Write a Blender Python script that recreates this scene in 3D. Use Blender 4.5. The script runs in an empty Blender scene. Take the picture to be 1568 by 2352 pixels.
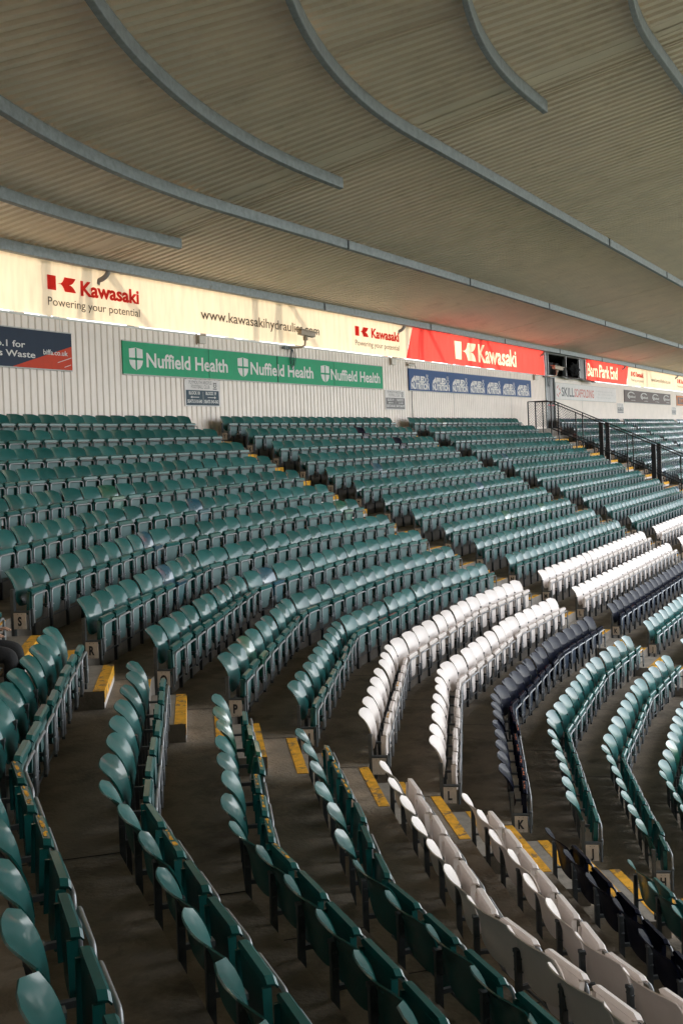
import bpy, bmesh, math, random
import numpy as np
from math import sin, cos, tan, pi, radians as RAD
from mathutils import Vector, Matrix, Quaternion
random.seed(11)
S = bpy.context.scene
COL = S.collection

# ------------------------------------------------------------------ camera
# plan coordinates: x along the straight rear wall, y towards the pitch, z up; Blender y = -plan y
CAM = (-21.83, 15.0643, -0.2738)
YAW, PIT, ROLL, FPX, PY = 0.4947, 0.0075, -0.0380, 2486.46, 1036.1
def B(p): return Vector((p[0], -p[1], p[2]))
_fw = Vector((cos(YAW)*cos(PIT), -sin(YAW)*cos(PIT), -sin(PIT)))
_rt = Vector((sin(YAW), cos(YAW), 0.0))
_up = _rt.cross(_fw)
if _up.z < 0: _up = -_up
_r2 = _rt*cos(ROLL) + _up*sin(ROLL); _u2 = _up*cos(ROLL) - _rt*sin(ROLL)
cam = bpy.data.cameras.new('camera'); camo = bpy.data.objects.new('camera', cam); COL.objects.link(camo)
r_, u_, f_ = B(_r2), B(_u2), B(_fw)
camo.matrix_world = Matrix(((r_.x, u_.x, -f_.x, CAM[0]), (r_.y, u_.y, -f_.y, -CAM[1]), (r_.z, u_.z, -f_.z, CAM[2]), (0, 0, 0, 1)))
cam.sensor_fit = 'HORIZONTAL'; cam.sensor_width = 36.0
cam.lens = FPX/1568*36.0
cam.shift_y = (PY-1176)/1568.0
cam.clip_start = 0.05; cam.clip_end = 2000
S.camera = camo

# ------------------------------------------------------------------ world, sun, exposure
SUN_EL, SUN_AZ = RAD(30), RAD(4)       # the sun stands behind the rear wall (plan -y), a little to the right
w = bpy.data.worlds.new('World'); S.world = w; w.use_nodes = True
nt = w.node_tree; bg = nt.nodes['Background']
sky = nt.nodes.new('ShaderNodeTexSky'); sky.sky_type = 'NISHITA'; sky.sun_disc = False
to_sun = Vector((sin(SUN_AZ)*cos(SUN_EL), cos(SUN_AZ)*cos(SUN_EL), sin(SUN_EL)))   # Blender +y = behind the wall
sky.sun_elevation = SUN_EL; sky.sun_rotation = math.atan2(to_sun.x, to_sun.y)
sky.air_density = 1.0; sky.dust_density = 4.0; sky.ozone_density = 1.0
mixn = nt.nodes.new('ShaderNodeMix'); mixn.data_type = 'RGBA'; mixn.inputs['Factor'].default_value = 0.6
mixn.inputs['B'].default_value = (8.7, 8.8, 8.95, 1)                                # thin bright haze over the blue
nt.links.new(sky.outputs[0], mixn.inputs['A']); nt.links.new(mixn.outputs['Result'], bg.inputs[0])
bg.inputs[1].default_value = 0.15
sl = bpy.data.lights.new('sun', 'SUN'); sl.energy = 2.2; sl.angle = RAD(3.0); sl.color = (1.0, 0.88, 0.70)
so = bpy.data.objects.new('sun', sl); COL.objects.link(so); so.location = (0, 60, 60)
so.rotation_euler = to_sun.to_track_quat('Z', 'Y').to_euler()
S.view_settings.view_transform = 'Standard'; S.view_settings.look = 'None'
S.view_settings.exposure = 2.2; S.view_settings.gamma = 1.0
S.cycles.max_bounces = 8; S.cycles.diffuse_bounces = 5; S.cycles.glossy_bounces = 3; S.cycles.transmission_bounces = 4
S.cycles.transparent_max_bounces = 12

# ------------------------------------------------------------------ helpers
def mat(name, col, rough=0.6, metal=0.0, noise=0.0, nscale=8.0, bump=0.0, bscale=40.0, spec=0.5, coat=0.0, dark=None, dscale=2.0, dthr=0.55, damt=0.5, dsoft=.12):
    m = bpy.data.materials.new(name); m.use_nodes = True
    n = m.node_tree.nodes; l = m.node_tree.links; p = n['Principled BSDF']
    p.inputs['Base Color'].default_value = (*col, 1); p.inputs['Roughness'].default_value = rough
    p.inputs['Metallic'].default_value = metal; p.inputs['Specular IOR Level'].default_value = spec
    p.inputs['Coat Weight'].default_value = coat
    tc0 = n.new('ShaderNodeTexCoord'); oi = n.new('ShaderNodeObjectInfo'); ad = n.new('ShaderNodeVectorMath'); ad.operation = 'ADD'
    ml = n.new('ShaderNodeMath'); ml.operation = 'MULTIPLY'; ml.inputs[1].default_value = 37.0
    l.new(oi.outputs['Random'], ml.inputs[0]); l.new(tc0.outputs['Object'], ad.inputs[0]); l.new(ml.outputs[0], ad.inputs[1])
    class TC: outputs = {'Object': ad.outputs[0]}
    tc = TC
    last = None
    if noise:
        nz = n.new('ShaderNodeTexNoise'); nz.inputs['Scale'].default_value = nscale; nz.inputs['Detail'].default_value = 8; nz.inputs['Roughness'].default_value = .62
        l.new(tc.outputs['Object'], nz.inputs['Vector'])
        mr = n.new('ShaderNodeMapRange'); mr.inputs['From Min'].default_value = .3; mr.inputs['From Max'].default_value = .7
        mr.inputs['To Min'].default_value = 1-noise; mr.inputs['To Max'].default_value = 1+noise*.6
        l.new(nz.outputs['Fac'], mr.inputs['Value'])
        mx = n.new('ShaderNodeMix'); mx.data_type = 'RGBA'; mx.blend_type = 'MULTIPLY'; mx.inputs['Factor'].default_value = 1
        mx.inputs['A'].default_value = (*col, 1); l.new(mr.outputs[0], mx.inputs['B']); last = mx.outputs['Result']
        rr = n.new('ShaderNodeMapRange'); rr.inputs['To Min'].default_value = max(0, rough-.12); rr.inputs['To Max'].default_value = min(1, rough+.12)
        l.new(nz.outputs['Fac'], rr.inputs['Value']); l.new(rr.outputs[0], p.inputs['Roughness'])
    if dark is not None:
        n2 = n.new('ShaderNodeTexNoise'); n2.inputs['Scale'].default_value = dscale; n2.inputs['Detail'].default_value = 6; n2.inputs['Roughness'].default_value = .7
        l.new(tc.outputs['Object'], n2.inputs['Vector'])
        m2 = n.new('ShaderNodeMapRange'); m2.inputs['From Min'].default_value = dthr; m2.inputs['From Max'].default_value = dthr+dsoft; m2.inputs['To Max'].default_value = damt
        l.new(n2.outputs['Fac'], m2.inputs['Value'])
        x2 = n.new('ShaderNodeMix'); x2.data_type = 'RGBA'; l.new(m2.outputs[0], x2.inputs['Factor'])
        if last: l.new(last, x2.inputs['A'])
        else: x2.inputs['A'].default_value = (*col, 1)
        x2.inputs['B'].default_value = (*dark, 1); last = x2.outputs['Result']
    if last: l.new(last, p.inputs['Base Color'])
    if bump:
        nb = n.new('ShaderNodeTexNoise'); nb.inputs['Scale'].default_value = bscale; nb.inputs['Detail'].default_value = 6
        l.new(tc.outputs['Object'], nb.inputs['Vector'])
        bp = n.new('ShaderNodeBump'); bp.inputs['Strength'].default_value = bump; bp.inputs['Distance'].default_value = .01
        l.new(nb.outputs['Fac'], bp.inputs['Height']); l.new(bp.outputs[0], p.inputs['Normal'])
    return m

def glow_sheet(name, col, trans=0.55, wr=0.25):
    """a thin vinyl sheet: part of the light that falls on its back comes through"""
    m = bpy.data.materials.new(name); m.use_nodes = True
    n = m.node_tree.nodes; l = m.node_tree.links
    for q in list(n):
        if q.type == 'BSDF_PRINCIPLED': n.remove(q)
    out = n['Material Output']
    d = n.new('ShaderNodeBsdfDiffuse'); t = n.new('ShaderNodeBsdfTranslucent'); mx = n.new('ShaderNodeMixShader')
    mx.inputs[0].default_value = trans
    tc = n.new('ShaderNodeTexCoord'); nz = n.new('ShaderNodeTexNoise'); nz.inputs['Scale'].default_value = 2.2; nz.inputs['Detail'].default_value = 5
    mp = n.new('ShaderNodeMapping'); mp.inputs['Scale'].default_value = (2.6, 1, .5)
    l.new(tc.outputs['Object'], mp.inputs[0]); l.new(mp.outputs[0], nz.inputs['Vector'])
    mr = n.new('ShaderNodeMapRange'); mr.inputs['From Min'].default_value = .3; mr.inputs['From Max'].default_value = .7; mr.inputs['To Min'].default_value = .88; mr.inputs['To Max'].default_value = 1.06
    l.new(nz.outputs['Fac'], mr.inputs['Value'])
    cx = n.new('ShaderNodeMix'); cx.data_type = 'RGBA'; cx.blend_type = 'MULTIPLY'; cx.inputs['Factor'].default_value = 1; cx.inputs['A'].default_value = (*col, 1)
    l.new(mr.outputs[0], cx.inputs['B'])
    l.new(cx.outputs['Result'], d.inputs[0]); l.new(cx.outputs['Result'], t.inputs[0])
    bp = n.new('ShaderNodeBump'); bp.inputs['Strength'].default_value = wr; bp.inputs['Distance'].default_value = .03
    l.new(nz.outputs['Fac'], bp.inputs['Height']); l.new(bp.outputs[0], d.inputs['Normal'])
    l.new(d.outputs[0], mx.inputs[1]); l.new(t.outputs[0], mx.inputs[2]); l.new(mx.outputs[0], out.inputs[0])
    return m

M = {}
M['concrete'] = mat('concrete', (.24, .20, .152), .80, noise=.34, nscale=2.6, bump=.8, bscale=34, dark=(.075, .06, .045), dscale=1.6, dthr=.50, dsoft=.12, damt=.55, spec=.3)
M['riser'] = mat('riser', (.22, .195, .165), .85, noise=.28, nscale=4.0, bump=.3, bscale=30, dark=(.09, .08, .068), dscale=1.7, dthr=.52, damt=.5, spec=.25)
M['step'] = mat('step', (.27, .24, .20), .8, noise=.25, nscale=7, bump=.35, bscale=45, dark=(.09, .075, .06), dscale=2.2, dthr=.54, damt=.5, spec=.3)
M['stepface'] = mat('stepface', (.66, .60, .56), .8, noise=.22, nscale=9, bump=.2, bscale=50, spec=.3)  # paler than the block: light from the pitch is put into this colour
M['yellow'] = mat('yellow', (.74, .37, .028), .66, noise=.35, nscale=11, bump=.4, bscale=50, dark=(.15, .115, .075), dscale=7.5, dthr=.545, dsoft=.05, damt=.85, spec=.3)
M['joint'] = mat('joint', (.018, .016, .014), .9)
M['wallsheet'] = mat('wallsheet', (.86, .765, .69), .5, noise=.07, nscale=1.6, dark=(.56, .48, .40), dscale=1.1, dthr=.60, damt=.25)
M['roofsheet'] = mat('roofsheet', (.80, .69, .555), .45, noise=.10, nscale=1.3, dark=(.50, .40, .28), dscale=1.4, dthr=.56, damt=.35)
M['galv'] = mat('galv', (.235, .265, .275), .48, metal=.55, noise=.3, nscale=9, bump=.15, bscale=60, dark=(.10, .085, .06), dscale=5, dthr=.6, damt=.6)
M['galvdark'] = mat('galvdark', (.085, .095, .10), .5, metal=.5, noise=.25, nscale=16)
M['tube'] = mat('tube', (.27, .28, .29), .38, metal=.45, noise=.2, nscale=30, dark=(.5, .49, .47), dscale=18, dthr=.66, damt=.6)
M['black'] = mat('black', (.010, .010, .011), .42, noise=.2, nscale=14)
M['plate'] = mat('plate', (.50, .42, .34), .6, noise=.14, nscale=18, dark=(.22, .15, .10), dscale=14, dthr=.63, damt=.7)
M['ink'] = mat('ink', (.012, .012, .014), .6)
M['pipe'] = mat('pipe', (.28, .26, .25), .5, noise=.15, nscale=9)
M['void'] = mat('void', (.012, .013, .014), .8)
M['trim'] = mat('trim', (.62, .60, .56), .4, noise=.1, nscale=6)
M['box'] = mat('box', (.58, .53, .46), .5, noise=.12, nscale=20)
M['camhousing'] = mat('camhousing', (.42, .33, .24), .5, noise=.15, nscale=16)
M['cable'] = mat('cable', (.03, .07, .08), .5)
M['glass'] = mat('glass', (.02, .022, .024), .08, spec=.6)
M['alu'] = mat('alu', (.45, .45, .46), .4, metal=.6)
M['grass'] = mat('grass', (.085, .10, .05), .9, noise=.3, nscale=.4)
M['clothblack'] = mat('clothblack', (.012, .012, .013), .9, noise=.3, nscale=30, bump=.3, bscale=60)
M['skin'] = mat('skin', (.45, .27, .19), .5)
M['hair'] = mat('hair', (.03, .02, .015), .6)
M['chipred'] = mat('chipred', (.42, .10, .035), .6, noise=.3, nscale=20)  # the red banner's reflection on navy seats, painted as flat colour
M['red'] = mat('red', (.60, .04, .03), .5)
# sign faces
for k, c in dict(s_navy=(.022, .036, .065), s_red=(.58, .055, .022), s_green=(.030, .335, .165), s_white=(.72, .70, .68), s_blue=(.035, .085, .225), s_slate=(.055, .085, .11),
                 s_pale=(.72, .68, .66), s_brown=(.105, .075, .068), s_orange=(.55, .17, .04), s_grey=(.16, .16, .165), s_frame=(.55, .54, .52), s_pink=(.62, .22, .19), s_steel=(.20, .19, .19)).items():
    M[k] = mat(k, c, .6, noise=.09, nscale=5, spec=.2)
M['cream'] = glow_sheet('cream', (.88, .72, .53), .155)
M['redsheet'] = glow_sheet('redsheet', (.80, .070, .058), .33, .6)
M['redink'] = glow_sheet('redink', (.74, .045, .035), .3)
M['greyink'] = glow_sheet('greyink', (.11, .085, .065), .12)
M['whiteink'] = glow_sheet('whiteink', (.90, .76, .54), .22)

# seat plastics: faded and weathered to different degrees
def plastic(name, col, rough, noise=.12, coat=0., chalk=None, ch=.5, spec=.5, cr=.1):
    m = mat(name, col, rough, noise=noise, nscale=7, dark=chalk, dscale=2.0, dthr=.38, dsoft=.3, damt=ch, coat=coat, spec=spec)
    p = m.node_tree.nodes['Principled BSDF']; p.inputs['Coat Roughness'].default_value = cr; p.inputs['Coat IOR'].default_value = 1.6
    return m
SEATC = {
 'green': (plastic('seat_green', (.003, .064, .058), .50, chalk=(.008, .108, .102), ch=.5, coat=.55, cr=.12, spec=.12), plastic('seat_green_under', (.062, .132, .126), .6, chalk=(.10, .165, .158))),
 'green2': (plastic('seat_green_faded', (.008, .092, .084), .50, chalk=(.022, .128, .122), ch=.5, coat=.45, cr=.18, spec=.15), plastic('seat_green_under_faded', (.085, .152, .145), .62, chalk=(.125, .185, .175))),
 'teal': (plastic('seat_teal', (.004, .062, .095), .3, chalk=(.010, .085, .14), ch=.5, coat=.6, cr=.1), plastic('seat_teal_under', (.06, .14, .15), .5)),
 'newgreen': (plastic('seat_newgreen', (.004, .085, .05), .3, coat=.7, cr=.06), plastic('seat_newgreen_under', (.012, .12, .085), .3)),
 'white': (plastic('seat_white', (.71, .635, .585), .45, noise=.06, chalk=(.56, .48, .43), ch=.4, coat=.1, cr=.3), plastic('seat_white_under', (.70, .63, .58), .55, noise=.08, chalk=(.48, .41, .35), ch=.5)),
 'navy': (plastic('seat_navy', (.0015, .003, .012), .6, coat=.16, noise=.1, cr=.04, spec=.05), plastic('seat_navy_under', (.022, .036, .060), .4)),
}

class MB:
    def __init__(s): s.v = []; s.f = []; s.mi = []; s.sm = []
    def add(s, vs, fs, mi=0, smooth=False):
        o = len(s.v); s.v += [tuple(v) for v in vs]; s.f += [tuple(o+i for i in f) for f in fs]; s.mi += [mi]*len(fs); s.sm += [smooth]*len(fs)
    def box(s, x0, x1, y0, y1, z0, z1, mi=0, T=None):
        vs = [(x0,y0,z0),(x1,y0,z0),(x1,y1,z0),(x0,y1,z0),(x0,y0,z1),(x1,y0,z1),(x1,y1,z1),(x0,y1,z1)]
        if T: vs = [T(*v) for v in vs]
        s.add(vs, [(0,3,2,1),(4,5,6,7),(0,1,5,4),(1,2,6,5),(2,3,7,6),(3,0,4,7)], mi)
    def bar(s, a, b, w, h=None, mi=0, up=(0,0,1)):
        a = Vector(a); b = Vector(b); h = h or w; d = (b-a).normalized(); up = Vector(up)
        if abs(d.dot(up)) > .98: up = Vector((0,1,0))
        x = d.cross(up).normalized()*w/2; y = x.cross(d).normalized()*h/2
        vs = [a-x-y, a+x-y, a+x+y, a-x+y, b-x-y, b+x-y, b+x+y, b-x+y]
        s.add(vs, [(0,3,2,1),(4,5,6,7),(0,1,5,4),(1,2,6,5),(2,3,7,6),(3,0,4,7)], mi)
    def tube(s, pts, r, n=8, mi=0, cap=True):
        pts = [Vector(p) for p in pts]; rings = []; prev = None
        for i, p in enumerate(pts):
            d = ((pts[i+1] if i+1 < len(pts) else p)-(pts[i-1] if i else p)).normalized()
            ref = prev if prev is not None else (Vector((0,0,1)) if abs(d.z) < .9 else Vector((0,1,0)))
            x = (ref - d*ref.dot(d))
            if x.length < 1e-4: x = Vector((1,0,0)) - d*d.x
            x.normalize(); prev = x; y = d.cross(x)
            rings.append([p+(x*cos(2*pi*k/n)+y*sin(2*pi*k/n))*r for k in range(n)])
        vs = [v for r_ in rings for v in r_]; fs = []
        for i in range(len(rings)-1):
            for k in range(n): fs.append((i*n+k, i*n+(k+1) % n, (i+1)*n+(k+1) % n, (i+1)*n+k))
        s.add(vs, fs, mi, True)
        if cap: s.add(rings[0][::-1], [tuple(range(n))], mi); s.add(rings[-1], [tuple(range(n))], mi)
    def build(s, name, mats, parent=None, loc=None):
        me = bpy.data.meshes.new(name); me.from_pydata([tuple(v) for v in s.v], [], s.f)
        if not isinstance(mats, (list, tuple)): mats = [mats]
        for m in mats: me.materials.append(m)
        me.polygons.foreach_set('material_index', s.mi); me.polygons.foreach_set('use_smooth', s.sm); me.update()
        o = bpy.data.objects.new(name, me); COL.objects.link(o)
        if parent: o.parent = parent
        if loc is not None: o.location = loc
        return o
def tag(o, label, cat, group=None):
    o['label'] = label; o['category'] = cat
    if group: o['group'] = group
    return o
def struct(o): o['kind'] = 'structure'; return o
def empty(name, loc=(0,0,0), rz=0.0):
    o = bpy.data.objects.new(name, None); COL.objects.link(o); o.location = loc; o.rotation_euler = (0,0,rz); o.empty_display_size = .2; return o

# ------------------------------------------------------------------ the plan of the bowl
t, r = 0.72344, 0.331494
AL = [0, RAD(6.732), RAD(21.74), RAD(36.171), RAD(50.447), RAD(64.8), RAD(79.2), RAD(90)]
LEN = [None, 5.635, 6.290, 6.260, 6.27, 6.27, 6.27, 60.0]
V = [np.array([-4.3784, 0.0])]
for k in range(1, 8): V.append(V[-1]+np.array([-cos(AL[k]), sin(AL[k])])*LEN[k])
XR = 72.0; RC = 24.0; V0X = V[0][0]
FLOOR = -0.30; EDGE = -0.10
def dd(j): return np.array([-cos(AL[j]), sin(AL[j])])
def nn(j): return np.array([sin(AL[j]), cos(AL[j])])
def vert(k, off):
    if k >= 7: return V[7]+nn(7)*off
    m = (AL[k]+AL[k+1])/2; h = (AL[k+1]-AL[k])/2
    return V[k]+np.array([sin(m), cos(m)])*off/cos(h)
def poly(off): return [np.array([XR, off])]+[vert(k, off) for k in range(8)]
LET = 'YXWVUTSRQPNMLKJHGFEDCB'
NR = 21

# ------------------------------------------------------------------ ground, terrace
g = MB(); g.add([(-500,-500,-10.2),(500,-500,-10.2),(500,500,-10.2),(-500,500,-10.2)], [(0,1,2,3)])
struct(g.build('ground', M['grass']))
mb = MB()
for i in range(-1, NR):
    o0 = (i*t+EDGE) if i >= 0 else -0.62; o1 = (i+1)*t+EDGE; z = (-i*r+FLOOR)
    a = poly(o0); b = poly(o1)
    for k in range(len(a)-1):
        mb.add([B((*a[k], z)), B((*b[k], z)), B((*b[k+1], z)), B((*a[k+1], z))], [(0,1,2,3)], 0)
        mb.add([B((*b[k], z)), B((*b[k], z-r)), B((*b[k+1], z-r)), B((*b[k+1], z))], [(0,1,2,3)], 1)
        if 0 <= i < 18 and 0 < k < 7:      # sealant joints between precast units
            pa = a[k]; pb = b[k]; d = (pb-pa)/np.linalg.norm(pb-pa); nrm = np.array([-d[1], d[0]])*.007
            mb.add([B((*(pa-nrm), z+.004)), B((*(pb-nrm), z+.004)), B((*(pb+nrm), z+.004)), B((*(pa+nrm), z+.004))], [(0,1,2,3)], 2)
a = poly(NR*t+EDGE); zt_ = -(NR-1)*r+FLOOR-r
for k in range(len(a)-1):
    mb.add([B((*a[k], zt_)), B((*a[k], -10.2)), B((*a[k+1], -10.2)), B((*a[k+1], zt_))], [(0,1,2,3)], 1)
struct(mb.build('terrace', [M['concrete'], M['riser'], M['joint']]))

# ------------------------------------------------------------------ rear wall and roof follow a true arc in the corner
def W(s, z, off=0.0):
    """point on the rear wall: s = distance along it, off = distance in front of it (towards the pitch)"""
    if s >= V0X: return B((s, -.55+off, z))
    R = RC+.55; th = (V0X-s)/R; q = R-off
    return B((V0X-q*sin(th), RC-q*cos(th), z))
SL = -V0X
S_END = V0X-(RC+.55)*pi/2
# corrugated lower wall
def corr(mb, s0, s1, z0, z1, pitch, depth, mi=0):
    k0 = math.floor(s0/pitch); pts = []
    s = s0; prof = [(0, 0), (.34, 0), (.44, 1), (.9, 1), (1.0, 0)]
    xs = []
    k = k0
    while k*pitch < s1:
        for u, h in prof[:-1]:
            x = (k+u)*pitch
            if s0 < x < s1: xs.append((x, h*depth))
        k += 1
    xs = [(s0, 0)]+xs+[(s1, 0)]
    vs = [W(x, z0, h) for x, h in xs]+[W(x, z1, h) for x, h in xs]; n = len(xs)
    mb.add(vs, [(i+1, i, n+i, n+i+1) for i in range(n-1)], mi)
ZW = 2.50
DOOR0, DOOR1 = 27.55, 28.85
wl = empty('rear_wall', W(0, 0)); tag(wl, 'white corrugated steel wall closing the back of the stand above the top row', 'wall')
mb = MB()
corr(mb, S_END, DOOR0, -.35, ZW, .20, -.024)
corr(mb, DOOR1, XR, -.35, ZW, .20, -.024)
def wparent(o, par=None):
    o.parent = par or wl; o.matrix_parent_inverse = Matrix.Translation(-Vector((par or wl).location)); return o
wparent(mb.build('cladding', M['wallsheet']))
mb = MB()       # flashing on top of the cladding, and butt-joint strips
for s0, s1 in ((S_END, DOOR0), (DOOR1, XR)):
    n = max(1, int((min(V0X, s1)-s0)/.6)) if s0 < V0X else 1
    xs = [s0+(min(V0X, s1)-s0)*k/n for k in range(n+1)]+([s1] if s0 < V0X else []) if s0 < V0X else [s0, s1]
    for a_, b_ in zip(xs, xs[1:]):
        mb.add([W(a_,ZW-.02,.02),W(b_,ZW-.02,.02),W(b_,ZW+.025,.02),W(a_,ZW+.025,.02),W(a_,ZW+.025,-.06),W(b_,ZW+.025,-.06)], [(0,1,2,3),(3,2,5,4)])
for s in (.32, 6.5, 16.2, 22.6, -4.9, 33.6):
    mb.box(s, s+.012, .004, .012, -.3, ZW, T=lambda x,y,z: W(x,z,y))
wparent(mb.build('flashing', M['trim']))

# text as mesh, laid on the wall
_cap = {}
def txt_mesh(s, bold=0.0, spacing=1.0, lines=False):
    c = bpy.data.curves.new('t', 'FONT'); c.body = s; c.size = 1; c.offset = bold; c.space_character = spacing; c.resolution_u = 3
    o = bpy.data.objects.new('t', c); COL.objects.link(o)
    bpy.context.view_layer.update()
    me = bpy.data.meshes.new_from_object(o.evaluated_get(bpy.context.evaluated_depsgraph_get()))
    bpy.data.objects.remove(o); bpy.data.curves.remove(c)
    vs = [(v.co.x, v.co.y) for v in me.vertices]; fs = [tuple(p.vertices) for p in me.polygons]
    bpy.data.meshes.remove(me); return vs, fs
_h = txt_mesh('H'); CAPH = max(v[1] for v in _h[0])
def text(s, s0, s1, zb, cap, off, bold=0.0, spacing=1.0, shear=0.0):
    vs, fs = txt_mesh(s, bold, spacing)
    x0 = min(v[0] for v in vs); x1 = max(v[0] for v in vs); k = (s1-s0)/(x1-x0); kz = cap/CAPH
    return [W(s0+(x-x0)*k+shear*y*kz, zb+y*kz, off) for x, y in vs], fs
def word_ends(st, bold=0.0, spacing=1.0):
    ws = st.split(' '); return [max(v[0] for v in txt_mesh(' '.join(ws[:k+1]), bold, spacing)[0])+.02 for k in range(len(ws))]
def addtext(mb, st, s0, s1, zb, cap, off, bold=0.0, spacing=1.0, mi=0):
    vs, fs = txt_mesh(st, bold, spacing); W3, _ = text(st, s0, s1, zb, cap, off, bold, spacing); ends = word_ends(st, bold, spacing); last = -9
    for e in ends:
        idx = [f for f in fs if last < sum(vs[q][0] for q in f)/len(f) <= e]; last = e
        n0 = len(mb.f); mb.add(W3, idx, mi); mb.groups = getattr(mb, 'groups', [])+[('word', n0, len(mb.f))]
def mark(mb, n0, name='emblem'): mb.groups = getattr(mb, 'groups', [])+[(name, n0, len(mb.f))]
def flush(root, name, mb, m):
    """each word and each emblem becomes a part of its own"""
    gs = getattr(mb, 'groups', []); used = set(); out = []
    def sub(nm, idx):
        q = MB(); mp = {}
        for fi in idx:
            f = []
            for v in mb.f[fi]:
                if v not in mp: mp[v] = len(q.v); q.v.append(mb.v[v])
                f.append(mp[v])
            q.f.append(tuple(f)); q.mi.append(mb.mi[fi]); q.sm.append(mb.sm[fi])
        if q.f: on(root, nm, q, m)
    for nm, a_, b_ in gs: sub(nm, range(a_, b_)); used |= set(range(a_, b_))
    sub(name, [k for k in range(len(mb.f)) if k not in used])
def flat(mb, pts, off, mi=0):
    mb.add([W(s, z, off) for s, z in pts], [tuple(range(len(pts)))], mi)
def panel(mb, s0, s1, z0, z1, off, th, mi=0, nseg=None):
    nseg = nseg or max(1, int((s1-s0)/.5) if s0 < V0X else 1)
    for k in range(nseg):
        a_, b_ = s0+(s1-s0)*k/nseg, s0+(s1-s0)*(k+1)/nseg
        mb.box(a_, b_, off, off+th, z0, z1, mi, T=lambda x,y,z: W(x,z,y))
def ellipse(cx, cz, rx, rz, a0=0, a1=2*pi, n=20): return [(cx+rx*cos(a0+(a1-a0)*k/n), cz+rz*sin(a0+(a1-a0)*k/n)) for k in range(n+(a1-a0 < 6.2))]
def ring(mb, cx, cz, rx, rz, w_, off, mi=0, a0=0, a1=2*pi, n=20):
    o = [(cx+rx*cos(a0+(a1-a0)*k/n), cz+rz*sin(a0+(a1-a0)*k/n)) for k in range(n+1)]
    i_ = [(cx+(rx-w_*(rx/rz if rx > rz else 1))*cos(a0+(a1-a0)*k/n), cz+(rz-w_)*sin(a0+(a1-a0)*k/n)) for k in range(n+1)]
    for k in range(n): flat(mb, [o[k], o[k+1], i_[k+1], i_[k]], off, mi)
def kmark(mb, *a, **k):
    n0 = len(mb.f); _kmark(mb, *a, **k); mark(mb, n0)
def _kmark(mb, s0, s1, z0, z1, off, mi=0):
    """a squared bar and a pinched river-shaped leg"""
    w_ = s1-s0; h = z1-z0
    P = lambda u, v: (s0+u*w_, z0+v*h)
    flat(mb, [P(0,0),P(.30,0),P(.30,1),P(0,1)], off, mi)
    up = [(.58+.42*k/6, 1) for k in (0, 6)]
    A = [P(.36,.5)]+[P(.36+.24*(1-cos(k*pi/12)), .5+.5*sin(k*pi/12)*.0+.5*(k/6)**2.2) for k in range(1,7)]
    for sgn in (1, -1):
        f = lambda u, v: P(u, .5+sgn*(v-.5))
        inner = [(.34+.26*(k/6)**.45, .5+.5*(k/6)**1.6) for k in range(7)]
        outer = [(.76+.24*(k/6)**.7, .5+.5*(k/6)**1.5) for k in range(7)]
        for k in range(6):
            q = [f(*inner[k]), f(*outer[k]), f(*outer[k+1]), f(*inner[k+1])]
            flat(mb, q if sgn > 0 else q[::-1], off, mi)

BF = .015    # banner face
def banner(name, segs, mats, label, thick_edges=True):
    b = empty(name, W((segs[0][0]+segs[0][1])/2, ZW+.03)); tag(b, label, 'banner')
    return b
# long vinyl banner sheets in the open strip above the cladding: [s0 bottom, s1 bottom, slant]
def sheet(name, poly_pts, m, label, off=0.0, nx=None):
    """poly: (sb0, sb1, st0, st1); slightly rippled cloth"""
    sb0, sb1, st0, st1 = poly_pts
    root = empty(name, W((sb0+sb1)/2, ZW+.05)); tag(root, label, 'banner')
    mb = MB(); nx = nx or int((sb1-sb0)/.22)+2; nz = 7; z0, z1 = ZW+.045, 3.70; rnd = random.Random(sb0)
    ph = [rnd.uniform(0, 6) for _ in range(4)]
    for j in range(nz):
        for i in range(nx):
            u = i/(nx-1); v = j/(nz-1); s = (sb0+(sb1-sb0)*u)*(1-v)+(st0+(st1-st0)*u)*v
            rip = .006*sin(s*5.1+ph[0]+v*2)+.005*sin(s*9.3+ph[1])+.006*sin(s*1.7+v*5+ph[2])
            mb.v.append(tuple(W(s, z0+(z1-z0)*v, off+rip*.8)))
    for j in range(nz-1):
        for i in range(nx-1):
            mb.f.append((j*nx+i, j*nx+i+1, (j+1)*nx+i+1, (j+1)*nx+i)); mb.mi.append(0); mb.sm.append(True)
    o = mb.build('vinyl_sheet', m); wparent(o, root)
    return root
def on(root, name, mb, mats, label=None):
    o = mb.build(name, mats); wparent(o, root)
    if label: o['label'] = label
    return o
bn1 = sheet('advert_banner', (S_END+24, 12.05, S_END+24, 12.66), M['cream'], 'long sunlit cream banner left of the red one, with red brand name and web address')
mb = MB(); kmark(mb, -5.24, -4.38, 3.08, 3.38, .022); addtext(mb, 'Kawasaki', -4.24, -2.31, 3.06, .29, .022, bold=.035)
kmark(mb, 8.27, 9.2, 3.08, 3.38, .022); addtext(mb, 'Kawasaki', 9.4, 11.48, 3.09, .29, .022, bold=.035)
flush(bn1, 'red_lettering', mb, M['redink'])
mb = MB(); addtext(mb, 'Powering your potential', -5.24, -2.3, 2.76, .17, .022); addtext(mb, 'Powering your potential', 8.26, 11.48, 2.78, .17, .022)
addtext(mb, 'www.kawasakihydraulics.com', .06, 5.99, 2.92, .25, .022, bold=.006)
flush(bn1, 'grey_lettering', mb, M['greyink'])
from mathutils.geometry import delaunay_2d_cdt
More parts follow.
